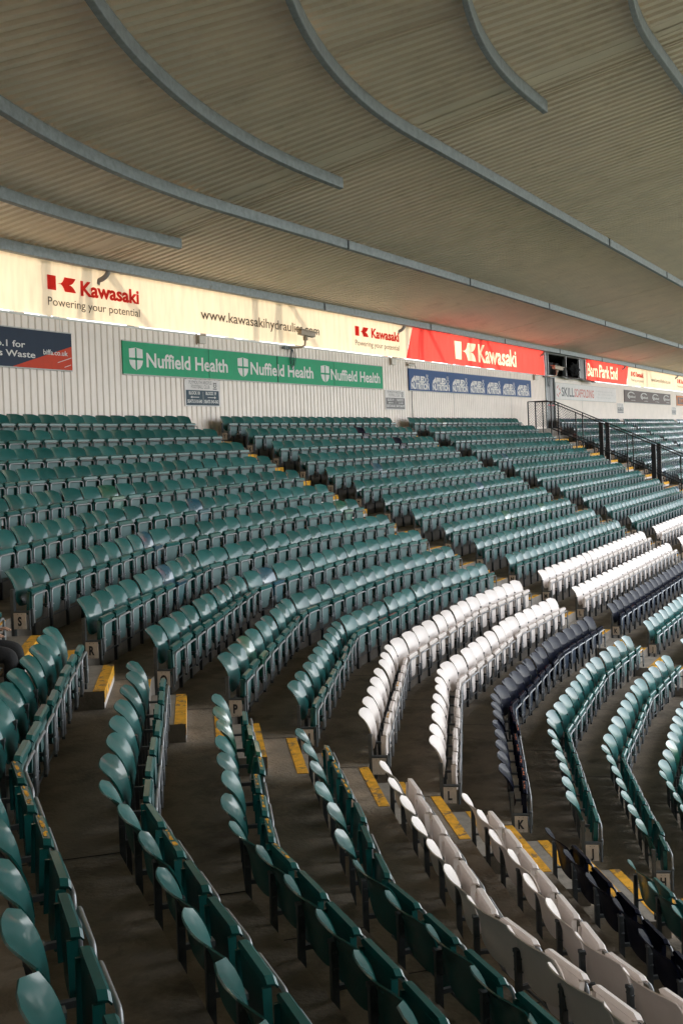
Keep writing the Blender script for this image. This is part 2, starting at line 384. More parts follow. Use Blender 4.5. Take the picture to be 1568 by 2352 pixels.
def inlay_sheet(bounds, texts, label, marks=()):
    global W
    sb0, sb1, st0, st1 = bounds; root = empty('advert_banner', W((sb0+sb1)/2, ZW+.05)); tag(root, label, 'banner')
    z0, z1 = ZW+.045, 3.70; pts = []; faces = []; fid = []
    rnd = random.Random(sb0); ph = [rnd.uniform(0, 6) for _ in range(4)]
    for gi, (st, a_, b_, zb, cap, bold) in enumerate(texts):
        vs, fs = txt_mesh(st, bold); x0 = min(v[0] for v in vs); x1 = max(v[0] for v in vs); k = (b_-a_)/(x1-x0); kz = cap/CAPH; o = len(pts)
        pts += [Vector((a_+(x-x0)*k, zb+y*kz)) for x, y in vs]; faces += [[o+q for q in f] for f in fs]; en = word_ends(st, bold); fid += [gi*10+next(w_ for w_, e in enumerate(en+[1e9]) if sum(vs[q][0] for q in f)/len(f) <= e) for f in fs]
    for q, (a_, b_, c_, d_) in enumerate(marks):
        tmp = MB(); rec = []
        W0 = W; W = lambda s, z, off=0.0: Vector((s, z, 0))
        _kmark(tmp, a_, b_, c_, d_, 0)
        W = W0
        o = len(pts); pts += [Vector((v[0], v[1])) for v in tmp.v]; faces += [[o+i for i in f] for f in tmp.f]; fid += [100+q]*len(tmp.f)
    nt_ = len(faces); corners = [(sb0, z0), (sb1, z0), (st1, z1), (st0, z1)]
    o = len(pts); nx = int((sb1-sb0)/.25); nz = 7
    edges = []
    for j in range(nz):
        for i in range(nx):
            u = i/(nx-1); v = j/(nz-1); pts.append(Vector(((sb0+(sb1-sb0)*u)*(1-v)+(st0+(st1-st0)*u)*v, z0+(z1-z0)*v)))
    for f in faces: edges += [(f[k], f[(k+1) % len(f)]) for k in range(len(f))]
    vo, eo, fo, ov, oe, of = delaunay_2d_cdt(pts, edges, [], 0, 1e-5)
    polys = [([pts[k] for k in f], fid[q]) for q, f in enumerate(faces)]
    bbs = [(min(p.x for p in P), max(p.x for p in P), min(p.y for p in P), max(p.y for p in P)) for P, _ in polys]
    def cls(f):
        c = sum((vo[k] for k in f), Vector((0, 0)))/len(f)
        for (P, g), bb in zip(polys, bbs):
            if not (bb[0] <= c.x <= bb[1] and bb[2] <= c.y <= bb[3]): continue
            ins = False; n = len(P)
            for a in range(n):
                p, q = P[a], P[a-1]
                if (p.y > c.y) != (q.y > c.y) and c.x < (q.x-p.x)*(c.y-p.y)/(q.y-p.y)+p.x: ins = not ins
            if ins: return g
        return -1
    def rip(s, v): return .009*sin(s*5.1+ph[0]+v*2)+.007*sin(s*9.3+ph[1]+v)+.010*sin(s*1.7+v*5+ph[2])
    V3 = [tuple(W(p.x, p.y, rip(p.x, (p.y-z0)/(z1-z0)))) for p in vo]
    buckets = {}
    for f in fo: buckets.setdefault(cls(f), []).append(tuple(f))
    for key, fl in buckets.items():
        q = MB(); mp = {}
        for f in fl:
            g = []
            for v in f:
                if v not in mp: mp[v] = len(q.v); q.v.append(V3[v])
                g.append(mp[v])
            q.f.append(tuple(g)); q.mi.append(0); q.sm.append(False)
        on(root, 'vinyl_sheet' if key < 0 else ('emblem' if key >= 100 else 'word'), q, M['redsheet'] if key < 0 else M['whiteink'])
    return root
bn2 = inlay_sheet((12.07, 27.40, 12.68, 27.40), [('Kawasaki', 18.92, 23.48, 2.77, .68, .022)], 'rippled red banner with cream brand name just left of the door window', [(16.48, 18.65, 2.76, 3.45)])
bn3 = inlay_sheet((34.45, 43.25, 34.45, 43.88), [('Barn Park End', 34.78, 41.2, 2.80, .66, .022)], 'red banner reading Barn Park End, right of the dark window')
bn4 = sheet('advert_banner', (43.27, XR, 43.90, XR), M['cream'], 'far cream banner right of the Barn Park End one, with small red brand names')
mb = MB(); kmark(mb, 44.45, 45.4, 3.12, 3.41, .022); addtext(mb, 'Kawasaki', 45.58, 47.64, 3.13, .28, .022, bold=.035)
kmark(mb, 58.35, 59.5, 3.12, 3.42, .022); addtext(mb, 'Kawasaki', 59.7, 61.8, 3.13, .28, .022, bold=.035)
flush(bn4, 'red_lettering', mb, M['redink'])
mb = MB(); addtext(mb, 'Powering your potential', 44.42, 47.6, 2.82, .17, .022); addtext(mb, 'www.kawasakihydraulics.com', 49.88, 55.93, 2.98, .24, .022, bold=.006)
addtext(mb, 'Powering your potential', 58.35, 61.7, 2.82, .17, .022)
flush(bn4, 'grey_lettering', mb, M['greyink'])

# ---- signs fixed on the cladding
SB = .006
def sign(name, s0, s1, z0, z1, m, label, th=.03, frame=True, cat='sign'):
    root = empty(name, W((s0+s1)/2, z0)); tag(root, label, cat)
    mb = MB(); panel(mb, s0, s1, z0, z1, SB, th); on(root, 'board', mb, m)
    if frame:
        for z in (z0-.022, z1): mb = MB(); panel(mb, s0, s1, z, z+.022, SB-.003, th+.008); on(root, 'edge_trim', mb, M['s_frame'])
    return root
TX = SB+.03+.004
sg = sign('advert_board', -9.4, -4.60, 1.45, 2.21, M['s_navy'], 'navy and red sign at the left edge, advertising business waste')
mb = MB(); flat(mb, [(-6.38,1.452),(-5.5,1.452),(-5.5,1.695)], TX-.002); flat(mb, [(-5.5,1.452),(-4.603,1.452),(-4.603,1.945),(-5.5,1.695)], TX-.002)
flush(sg, 'red_corner', mb, M['s_red'])
mb = MB(); addtext(mb, "UK's No.1 for", -7.72, -5.99, 1.84, .12, TX+.004, bold=.015); addtext(mb, 'Business Waste', -7.72, -5.71, 1.65, .12, TX+.008, bold=.015)
addtext(mb, 'biffa.co.uk', -5.47, -4.74, 1.74, .10, TX+.009, bold=.012)
mb.box(0,.42,0,.002,0,.012, T=lambda x,y,z: W(-5.05+x, 1.585+x*.28+z, TX+.006+y)); mb.box(0,.2,0,.002,0,.01, T=lambda x,y,z: W(-4.85+x, 1.50+x*.28+z, TX+.006+y))
flush(sg, 'lettering', mb, M['s_white'])
sg = sign('advert_board', -2.97, 10.08, 1.45, 2.18, M['s_green'], 'long green sign with three white cross shields and the name repeated')
mb = MB()
def shield(mb, s0, s1, z0, z1, off, cross):
    w_ = s1-s0; h = z1-z0; cx = (s0+s1)/2
    pts = [(s0, z1-.04*h), (s0+.25*w_, z1-.01*h), (cx, z1+.02*h), (s1-.25*w_, z1-.01*h), (s1, z1-.04*h), (s1, z0+.42*h), (s1-.06*w_, z0+.26*h), (s1-.22*w_, z0+.1*h), (cx, z0), (s0+.22*w_, z0+.1*h), (s0+.06*w_, z0+.26*h), (s0, z0+.42*h)]
    n0 = len(mb.f); flat(mb, pts[::-1], off); mark(mb, n0)
    cross.append((cx-.06*w_, cx+.06*w_, z0+.02*h, z1, off+.002)); cross.append((s0, s1, z0+.46*h, z0+.56*h, off+.002))
cr = []
for (a_, b_), (c_, d_) in (((-2.76,-2.28),(-2.15,1.12)), ((1.58,2.07),(2.18,5.50)), ((5.96,6.46),(6.56,9.87))):
    shield(mb, a_, b_, 1.54, 2.04, TX, cr); addtext(mb, 'Nuffield Health', c_, d_, 1.635, .31, TX, bold=.022)
flush(sg, 'lettering', mb, M['s_white'])
mb = MB()
for q, (x0, x1, z0, z1, o_) in enumerate(cr):
    if q % 2 == 0: n0 = len(mb.f)
    flat(mb, [(x0,z0),(x1,z0),(x1,z1),(x0,z1)], o_)
    if q % 2: mark(mb, n0, 'shield_cross')
flush(sg, 'shield_cross', mb, M['s_green'])
mb = MB(); mb.box(3.52, 3.55, TX+.003, TX+.006, 1.452, 2.178, T=lambda x,y,z: W(x,z,y)); mb.box(.29, .30, TX+.003, TX+.006, 1.452, 2.178, T=lambda x,y,z: W(x,z,y))
mb.box(6.75, 6.758, TX+.003, TX+.006, 1.452, 2.178, T=lambda x,y,z: W(x,z,y))
flush(sg, 'board_seam', mb, M['void'])
def blocksign(s0, s1, z0, z1, a, sa, b, sb, label, slate='s_slate'):
    sg = sign('block_sign', s0, s1, z0, z1, M['s_pale'], label, th=.015, frame=False)
    tx = SB+.015+.003; w_ = s1-s0; h = z1-z0; zm = z0+.60*h
    mb = MB(); flat(mb, [(s0+.03*w_,z0+.04*h),(s1-.04*w_,z0+.04*h),(s1-.04*w_,zm),(s0+.03*w_,zm)], tx); flush(sg, 'direction_panel', mb, M[slate])
    mb = MB(); addtext(mb, 'PLYMOUTH ARGYLE', s0+.12*w_, s0+.76*w_, z0+.83*h, .085*h/.66, tx); addtext(mb, 'FOOTBALL CLUB', s0+.18*w_, s0+.70*w_, z0+.67*h, .085*h/.66, tx)
    cx = s0+.85*w_; cz = z0+.82*h
    P = lambda u, v: (cx+u*.05*w_, cz+v*.10*h)
    flat(mb, [P(-1,1),P(-.9,.2),P(-1,-.5),P(-.5,-1),P(.5,-1),P(1,-.5),P(.9,.2),P(1,1),P(.4,.85),P(-.4,.85)], tx)
    flat(mb, [P(-1.1,-1.7),P(1.1,-1.7),P(1.1,-1.25),P(-1.1,-1.25)], tx)
    flush(sg, 'grey_lettering', mb, M['s_steel'])
    mb = MB(); o2 = tx+.003
    flat(mb, [P(-.5,.5),P(-.5,.0),P(.5,.0),P(.5,.5),P(.2,.3),P(-.2,.3)], o2); flat(mb, [P(-.6,-.2),P(-.3,-.6),P(.3,-.6),P(.6,-.2)], o2)
    m_ = s0+.5*w_
    mb.box(m_-.004, m_+.004, o2, o2+.002, z0+.10*h, z0+.55*h, T=lambda x,y,z: W(x,z,y))
    for u0, u1, T1, T2, sgn in ((.06,.47,a,sa,-1),(.53,.94,b,sb,1)):
        x0, x1 = s0+u0*w_, s0+u1*w_; q = x1-x0
        addtext(mb, T1, x0+.12*q, x1-.15*q, z0+.44*h, .075*h/.66, o2, bold=.03); addtext(mb, T2, x0, x1, z0+.13*h, .075*h/.66, o2, bold=.03)
        cz2 = z0+.34*h; xa, xb = x0+.25*q, x1-.2*q
        flat(mb, [(xa,cz2-.008),(xb,cz2-.008),(xb,cz2+.008),(xa,cz2+.008)], o2)
        if sgn < 0: flat(mb, [(xa-.02,cz2),(xa+.05,cz2-.035),(xa+.05,cz2+.035)], o2)
        else: flat(mb, [(xb+.02,cz2),(xb-.05,cz2+.035),(xb-.05,cz2-.035)], o2)
    flush(sg, 'white_lettering', mb, M['s_white'])
blocksign(-.72, .76, .755, 1.41, 'BLOCK 18', 'SEATS 510-540', 'BLOCK 19', 'SEATS 543-562', 'small white and slate block 18 and 19 direction sign under the green sign')
blocksign(10.24, 11.80, .78, 1.43, 'BLOCK 19', 'SEATS 542-562', 'BLOCK 20', 'SEATS 565-592', 'small white and grey block 19 and 20 direction sign between green and blue signs', 's_steel')
blocksign(40.80, 42.25, .84, 1.43, 'BLOCK 21', 'SEATS 610-632', 'BLOCK 22', 'SEATS 635-660', 'small far direction sign on the wall below the gap before the brown sign', 's_steel')
blocksign(56.1, 57.5, .84, 1.37, 'BLOCK 22', 'SEATS 635-660', 'BLOCK 23', 'SEATS 663-690', 'farthest small direction sign on the wall, below the brown and orange signs', 's_steel')
sg = sign('advert_board', 12.14, 25.25, 1.46, 2.21, M['s_blue'], 'blue sign with seven white nutrition logos under the red banner')
mb = MB()
for a_, b_ in ((12.29,13.83),(14.13,15.72),(16.01,17.56),(17.84,19.39),(19.68,21.26),(21.55,23.09),(23.37,24.96)):
    w_ = b_-a_
    addtext(mb, 'APPLIED', a_+.10*w_, a_+.80*w_, 1.76, .20, TX, bold=.055, spacing=.92); addtext(mb, 'NUTRITION', a_, b_, 1.52, .20, TX, bold=.055, spacing=.92)
    n0 = len(mb.f); flat(mb, [(a_,1.74),(a_+.10*w_,1.76),(a_+.16*w_,1.95),(a_+.05*w_,1.86)], TX)
    cx = a_+.90*w_; 
    ring(mb, cx, 1.86, .13, .075, .02, TX); ring(mb, cx-.05, 2.0, .05, .05, .016, TX, n=10); ring(mb, cx+.05, 2.0, .05, .05, .016, TX, n=10)
    ring(mb, cx-.05, 1.745, .05, .035, .016, TX, n=10); ring(mb, cx+.05, 1.745, .05, .035, .016, TX, n=10)
    mb.box(cx-.008, cx+.008, TX, TX+.002, 1.72, 2.0, T=lambda x,y,z: W(x,z,y)); mark(mb, n0)
flush(sg, 'lettering', mb, M['s_white'])
mb = MB()
for s in (15.55, 19.0, 22.3): mb.box(s, s+.012, TX+.003, TX+.005, 1.462, 2.205, T=lambda x,y,z: W(x,z,y))
flush(sg, 'board_seam', mb, M['void'])
sg = sign('advert_board', 29.0, 40.5, 1.47, 2.24, M['s_pale'], 'white scaffolding advert sign to the right of the dark doorway')
mb = MB(); addtext(mb, 'SKILL', 29.9, 32.05, 1.62, .42, TX, bold=.02); flush(sg, 'grey_lettering', mb, M['s_grey'])
mb = MB(); addtext(mb, 'SCAFFOLDING', 32.1, 35.75, 1.62, .40, TX, bold=.02)
for a_, b_, c_ in ((29.15, 1.95, .5), (29.15, 1.66, -.5), (29.45, 1.95, -.4), (29.45, 1.66, .4)):
    mb.box(0,.26,0,.002,0,.07, T=lambda x,y,z: W(a_+x, b_+x*c_+z, TX+y))
flush(sg, 'red_lettering', mb, M['s_pink'])
mb = MB()
for k, (u0, u1) in enumerate(((36.3, 39.6), (36.5, 39.9), (36.3, 39.2))): addtext(mb, ('Scaffolding design and hire', 'TEL 01752 500 200', 'Plymouth and Cornwall')[k], u0, u1, 1.97-.17*k, .085, TX)
flush(sg, 'small_print', mb, M['s_frame'])
sg = sign('advert_board', 42.5, 55.65, 1.52, 2.24, M['s_brown'], 'brown sign with four round white food logos on the far wall')
mb = MB()
for cx in (44.2, 47.6, 50.9, 54.3):
    n0 = len(mb.f); ring(mb, cx, 1.93, .95, .235, .03, TX, a0=.5, a1=4.2, n=18); ring(mb, cx, 1.93, .78, .19, .015, TX, a0=.7, a1=4.0, n=18); mark(mb, n0)
    addtext(mb, 'Biofood', cx-.6, cx+1.0, 1.80, .15, TX, bold=.01); addtext(mb, 'trading', cx-.1, cx+1.0, 1.63, .06, TX)
flush(sg, 'lettering', mb, M['s_white'])
sg = sign('advert_board', 57.8, 66.0, 1.50, 2.22, M['s_orange'], 'orange sign at the right edge of the photo on the far wall')
mb = MB(); mb.box(58.1, 65.7, TX, TX+.003, 1.62, 2.1, T=lambda x,y,z: W(x,z,y)); flush(sg, 'brown_field', mb, M['s_brown'])
mb = MB(); addtext(mb, 'TIMBER SUPPLIES', 58.5, 65.3, 1.72, .28, TX+.006, bold=.02); flush(sg, 'lettering', mb, M['s_orange'])

# ---- door and window bay
M['matteblack'] = mat('matteblack', (.008, .008, .009), .95, noise=.3, nscale=10, spec=.1)
dr = empty('doorway', W(28.2, 0)); tag(dr, 'dark open doorway with a red handle at the top of the railed stairs', 'door')
mb = MB()
T_ = lambda x,y,z: W(x,z,y)
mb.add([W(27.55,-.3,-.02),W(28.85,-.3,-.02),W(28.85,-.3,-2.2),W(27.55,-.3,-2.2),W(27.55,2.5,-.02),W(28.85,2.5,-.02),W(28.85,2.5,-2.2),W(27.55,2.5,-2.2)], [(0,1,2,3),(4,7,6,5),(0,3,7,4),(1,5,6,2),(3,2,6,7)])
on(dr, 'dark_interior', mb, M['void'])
mb = MB(); mb.box(27.42,27.55,-.05,.05,-.30,3.66,T=T_); mb.box(28.85,28.92,-.04,.03,-.30,2.52,T=T_); mb.box(27.551,28.85,-.04,.03,2.46,2.52,T=T_); on(dr, 'frame', mb, M['galv'])
mb = MB(); mb.box(27.62,28.18,-.06,-.02,-.28,2.44,T=T_); mb.box(28.22,28.80,-.06,-.02,-.28,2.44,T=T_); on(dr, 'door_leaf', mb, M['black'])
mb = MB(); mb.box(27.72,28.12,-.018,.03,1.12,1.17,T=T_); mb.box(28.3,28.7,-.018,.03,1.12,1.17,T=T_); flush(dr, 'push_bar', mb, M['red'])
wn = empty('window', W(31, 2.5)); tag(wn, 'dark aluminium framed window above the doorway between the two red banners', 'window')
mb = MB()
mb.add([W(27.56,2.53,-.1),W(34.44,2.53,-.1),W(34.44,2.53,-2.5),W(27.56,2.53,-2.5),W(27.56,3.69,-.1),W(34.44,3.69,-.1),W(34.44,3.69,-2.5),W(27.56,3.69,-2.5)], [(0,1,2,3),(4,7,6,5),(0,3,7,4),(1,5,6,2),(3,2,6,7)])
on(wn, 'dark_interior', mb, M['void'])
mb = MB(); corr(mb, 27.6, 34.4, 2.54, 3.45, .8, .1); 
mb2 = MB(); 
for v in mb.v: mb2.v.append((v[0], v[1]+1.2, v[2]))
mb2.f = mb.f; mb2.mi = mb.mi; mb2.sm = mb.sm; on(wn, 'inner_cladding', mb2, M['black'])
mb = MB()
for x0, x1, z0, z1 in ((27.56,34.44,2.53,2.58),(27.56,34.44,3.60,3.69),(27.56,27.66,2.58,3.60),(34.36,34.44,2.58,3.60),(30.86,30.92,2.58,3.60),(33.2,33.25,2.58,3.60),(27.95,28.0,2.58,3.60)): mb.box(x0,x1,-.06,.03,z0,z1,T=T_)
on(wn, 'frame', mb, M['alu'])
mb = MB(); mb.box(33.3,34.36,-.04,-.02,2.58,3.6,T=T_); on(wn, 'blank_panel', mb, M['black'])
# black plastic sheet sagging from the sill, and the dark bundle on it
mb = MB(); rnd = random.Random(3); nx = 22
for j in range(5):
    for i in range(nx):
        u = i/(nx-1); s = 29.3+5.9*u
        mb.v.append(tuple(W(s, 2.62-.14*j/4*(1+.3*sin(u*9))-.03*rnd.random()-.04*u+ .05*(1-u), .04+.26*sin(j/4*pi*.6)+.03*rnd.random())))
for j in range(4):
    for i in range(nx-1): mb.f.append((j*nx+i, j*nx+i+1, (j+1)*nx+i+1, (j+1)*nx+i)); mb.mi.append(0); mb.sm.append(True)
tag(mb.build('tarpaulin', M['black']), 'black plastic sheet sagging from the sill of the dark window', 'tarpaulin')
bm = bmesh.new(); bmesh.ops.create_icosphere(bm, subdivisions=3, radius=1)
for v in bm.verts:
    n_ = .75+.5*rnd.random()*abs(sin(v.co.x*5)*cos(v.co.z*4))
    v.co = Vector((v.co.x*1.0*n_, v.co.y*.2*n_, v.co.z*.36*n_))
me = bpy.data.meshes.new('plastic_bundle'); bm.to_mesh(me); bm.free(); me.materials.append(M['matteblack'])
o = bpy.data.objects.new('plastic_bundle', me); COL.objects.link(o); o.location = W(31.9, 2.98, .12); tag(o, 'crumpled black bundle hanging in front of the dark window', 'bundle')

mb = MB(); mb.box(27.3,34.6,-.16,-.101,3.60,3.90,T=T_); mb.box(27.42,34.5,-.10,-.02,3.692,3.78,T=T_); on(wn, 'lintel', mb, M['galv'])  # strip added to close the slot that let sun in over the window
mb = MB()
corr(mb, S_END, S_END+24, ZW, 3.76, .20, -.035)
def sideW(a, z, o): return B((V0X-(RC+.55-o), RC+a, z))
mb.add([sideW(0,-.3,0), sideW(40,-.3,0), sideW(40,3.76,0), sideW(0,3.76,0)], [(0,1,2,3)])
wparent(mb.build('unseen_side_cladding', M['wallsheet']))  # solid upper strip and side wall added out of view, darkening the near block
# ---- fittings on the wall
def elbow(s, label):
    mb = MB(); P = [W(s, 3.80, .16), W(s, 3.62, .16)]+[W(s-.02*k, 3.62-.12*sin(k*pi/12)-.06*(k/6), .16-.18*(1-cos(k*pi/12))) for k in range(1, 7)]
    P.append(W(s-.14, 3.36, -.03)); mb.tube(P, .055, 12)
    root = empty('downpipe', W(s, 3.4, .1)); tag(root, label, 'pipe', 'downpipe elbows under the eaves')
    on(root, 'bend', mb, M['pipe']); mb = MB(); mb.tube([W(s,3.80,.16), W(s,3.70,.16)], .068, 12); on(root, 'collar', mb, M['galvdark'])
for s, nm in ((-3.5, 'grey downpipe elbow over the left brand name on the cream banner'), (11.64, 'grey downpipe elbow at the right end of the near cream banner'), (27.05, 'downpipe elbow at the right end of the red banner beside the window'),
              (42.4, 'downpipe elbow on the Barn Park End banner'), (57.8, 'farthest downpipe elbow, on the far cream banner')): elbow(s, nm)
def cctv(s, z, k, label):
    root = empty('security_camera', W(s, z)); tag(root, label, 'camera', 'security cameras on the wall')
    mb = MB(); mb.box(s-.62*k, s-.05*k, .03, .10, z-.40, z-.33, T=T_)
    for q in range(4): mb.box(s-.58*k+.13*q*k, s-.53*k+.13*q*k, .10, .13, z-.41, z-.32, T=T_)
    on(root, 'bracket', mb, M['galv'])
    mb = MB(); mb.tube([W(s-.2*k,z-.36,.12), W(s+.02*k,z-.36,.35), W(s+.15*k,z-.30,.42), W(s+.17*k,z-.12,.44)], .03, 8); mb.tube([W(s+.17*k,z-.16,.44), W(s+.17*k,z-.05,.44)], .07, 10); on(root, 'arm', mb, M['camhousing'])
    mb = MB(); mb.bar(W(s-.14*k,z+.055,.40), W(s+.50*k,z-.01,.56), .16, .13); on(root, 'housing', mb, M['camhousing'])
    mb = MB(); mb.bar(W(s-.22*k,z+.145,.38), W(s+.62*k,z+.055,.58), .22, .025); on(root, 'sunshield', mb, M['camhousing'])
    mb = MB(); P0 = W(s+.49*k, z-.01, .555); P1 = W(s+.52*k, z-.012, .565); mb.tube([P0, P1], .05, 12); on(root, 'lens', mb, M['black'])
    mb = MB(); rn = random.Random(s)
    for q in range(5):
        cx = s-.05*k+rn.uniform(-.06,.06)*k; cz = z-.62+rn.uniform(-.1,.1); rx = (.11+.05*rn.random())*k; rz = .20+.1*rn.random()
        mb.tube([W(cx+rx*cos(a*pi/8), cz+rz*sin(a*pi/8), .06+.02*q) for a in range(17)], .006, 5, cap=False)
    on(root, 'cable_loop', mb, M['cable'])
cctv(4.30, 2.80, .78, 'beige security camera with looped cables above the green sign')
cctv(27.75, 2.84, 1.15, 'beige security camera beside the window frame over the doorway')
def jbox(s, z, w_, h, label):
    root = empty('junction_box', W(s, z)); tag(root, label, 'junction box', 'junction boxes under the banner')
    mb = MB(); mb.box(s, s+w_, .01, .09, z, z+h, T=T_); on(root, 'case', mb, M['box'])
    mb = MB(); mb.box(s+.03, s+w_-.03, .09, .13, z+h+.002, z+h+.05, T=T_); mb.box(s-.05, s-.03, .01, .04, z-.03, z+h+.06, T=T_); on(root, 'cable_gland', mb, M['camhousing'])
jbox(-.12, 2.30, .26, .19, 'beige junction box under the cream banner, left above the green sign')
jbox(10.72, 2.28, .32, .20, 'beige junction box above the right end of the green sign')
jbox(25.7, 2.27, .5, .2, 'pale junction box under the right end of the red banner')
jbox(12.05, 2.30, .5, .06, 'thin metal bracket plate above the left end of the blue sign')
mb = MB(); mb.tube([W(12.2,2.33,.05), W(12.5,2.38,.07), W(12.62,2.3,.08), W(12.62,2.22,.08)], .012, 6); mb.tube([W(12.36,1.44,.03), W(12.33,1.1,.03), W(12.35,.7,.03), W(12.34,.1,.03)], .012, 6)
tag(mb.build('cable', M['ink']), 'black cable running down the wall from the left end of the blue sign', 'cable')

# ---- posts and raking braces standing behind the translucent strip
for s in (-3.9, 3.9, 13.5, 19.4, 34.9, 48.9):
    root = empty('steel_frame', W(s, 0, -.9)); tag(root, 'galvanised post with raking braces behind the banner strip near %d metres along' % int(s+10), 'steel frame', 'steel frames behind the banners')
    root['label'] = {-3.9:'steel frame throwing shadows behind the leftmost red brand name', 3.9:'steel frame throwing shadows behind the web address', 13.5:'steel frame behind the left end of the red banner', 19.4:'steel frame behind the middle of the red banner', 34.9:'steel frame behind the Barn Park End banner', 48.9:'steel frame behind the gap in the far cream banner'}[s]
    mb = MB(); mb.bar(W(s,-.3,-.9), W(s,4.3,-.9), .24, .2); on(root, 'post', mb, M['galv'])
    mb = MB(); mb.bar(W(s-.05,4.4,-.9), W(s-.55,2.2,-.9), .22, .12); on(root, 'brace', mb, M['galv'])
    mb = MB(); mb.bar(W(s+.1,4.6,-.9), W(s+2.6,2.6,-.9), .20, .12); on(root, 'brace', mb, M['galv'])
    mb = MB(); mb.bar(W(s-1.25,1.0,-.9), W(s-1.25,4.4,-.9), .30, .12); on(root, 'mullion', mb, M['galv'])

# ------------------------------------------------------------------ roof
RS = .18; ZR = 3.80
def RP(a, off, dz=0):        # straight part a = x ; corner a = ('t', angle)
    z = ZR+RS*(off+.55)+dz
    if isinstance(a, tuple):
        q = RC-off; return B((V0X-q*sin(a[1]), RC-q*cos(a[1]), z))
    return B((a, off, z))
RF = 17.5
rf = empty('roof', (0, 0, 4)); tag(rf, 'ribbed grey metal roof over the seats, curving round the corner of the stand', 'roof')
mb = MB()
PR = [(0,0),(.45,0),(.56,1),(.90,1)]
def ribs(mb, P, a0, a1, n, o0, o1, depth=.048):
    seq = [(a0+(a1-a0)*(k+u)/n, h*depth) for k in range(n) for u, h in PR]+[(a1, 0)]
    vs = [P(a, o0, h) for a, h in seq]+[P(a, o1, h) for a, h in seq]; m = len(seq)
    mb.add(vs, [(i, i+1, m+i+1, m+i) for i in range(m-1)])
NX = int((XR-V0X)/.242)
ribs(mb, lambda a,o,h: RP(a,o,h), V0X, XR, NX, -.75, RF)
BEAMS = [-.27, 1.45, 3.30, 5.33, 7.38, 9.42, 11.50, 13.55, 15.6]
cuts = [-.75]+BEAMS+[RF]
for k, (o0, o1) in enumerate(zip(cuts, cuts[1:])):
    rm = RC-(o0+o1)/2; n = max(6, int(rm*pi/2/.242))
    ribs(mb, lambda a,o,h: RP(('t', a),o,h+.012*(k % 2)), 0, pi/2, n, o0-.06 if k else o0, o1+.02)
    # side bay beyond the corner
for off in BEAMS:
    n = 60
    vs = []
    for k in range(n+1):
        a = ('t', pi/2*k/n); vs += [RP(a, off-.34, .075), RP(a, off+.30, .075)]
    mb.add(vs, [(2*k, 2*k+1, 2*k+3, 2*k+2) for k in range(n)])
def side(a, o, h): return B((V0X-(RC-o), RC+a, ZR+RS*(o+.55)+h))
ribs(mb, side, 0, 40, 165, -.75, RF)
o = mb.build('roof_sheeting', M['roofsheet']); o.parent = rf; o.matrix_parent_inverse = Matrix.Translation(-rf.location)
def rchild(mb, name, m, label=None):
    o = mb.build(name, m); o.parent = rf; o.matrix_parent_inverse = Matrix.Translation(-rf.location)
    if label: o['label'] = label
    return o
mb = MB()      # side-lap trims running up the slope
for x in [-3.72+7.72*k for k in range(10)]:
    for dx in (0, .09): mb.bar(RP(x+dx, -.6, -.006), RP(x+dx, RF-.1, -.006), .035, .02)
for th in (.235, .47, .705, .94, 1.17, 1.4):
    for o0, o1 in zip(BEAMS, BEAMS[1:]): 
        e = .05/(RC-o0); mb.bar(RP(('t', th), o0+.1, -.006), RP(('t', th), o1-.1, -.006), .03, .02)
mb.bar(RP(V0X, -.75, .022), RP(V0X, RF, .022), .5, .02)
mb.bar(side(0,-.75,.022), side(0,RF,.022), .5, .02)
rchild(mb, 'side_lap_trim', M['roofsheet'])
def purlin(off, a_list, name='purlin', H=.20, Wd=.085):
    mb = MB()
    sec = [(0, -.012), (0, -.012-H), (-.012, -.018-H), (-Wd, -.018-H), (-Wd, -.012)]
    rings = [[RP(a, off+u, v) for u, v in sec] for a in a_list]; n = len(sec)
    vs = [p for q in rings for p in q]; fs = []
    for i in range(len(rings)-1):
        for k in range(n): fs.append((i*n+k, i*n+(k+1) % n, (i+1)*n+(k+1) % n, (i+1)*n+k))
    fs.append(tuple(range(n))[::-1]); fs.append(tuple((len(rings)-1)*n+k for k in range(n)))
    mb.add(vs, fs)
    return rchild(mb, name, M['galv'])
arc = [('t', pi/2*k/44) for k in range(44, -1, -1)]
for k, off in enumerate(BEAMS):
    if k % 2 == 0: purlin(off, arc+[x for x in (4., 12., 20., 30., 45., XR)])
    else: purlin(off, arc+[-3.30])
mb = MB()      # splice plates
for off in (-.27, 3.30, 7.38, 11.5):
    for x in [5.9+7.72*k for k in range(8)]:
        d = {-.27:0, 3.3:-5.2, 7.38:2.9, 11.5:-1.}[off]
        a = x+d
        mb.bar(RP(a, off+.006, -.02), RP(a, off+.006, -.23), .05, .03)
rchild(mb, 'splice_plate', M['galvdark'])
mb = MB()      # rear gutter board under the first purlin
g_ = [W(s, 3.70, o_) for s in [S_END+1.2*k for k in range(int((V0X-S_END)/1.2)+1)]+[V0X, XR] for o_ in (.02, .20)]
mb.add(g_, [(2*i, 2*i+1, 2*i+3, 2*i+2) for i in range(len(g_)//2-1)])
rchild(mb, 'eaves_board', M['trim'])

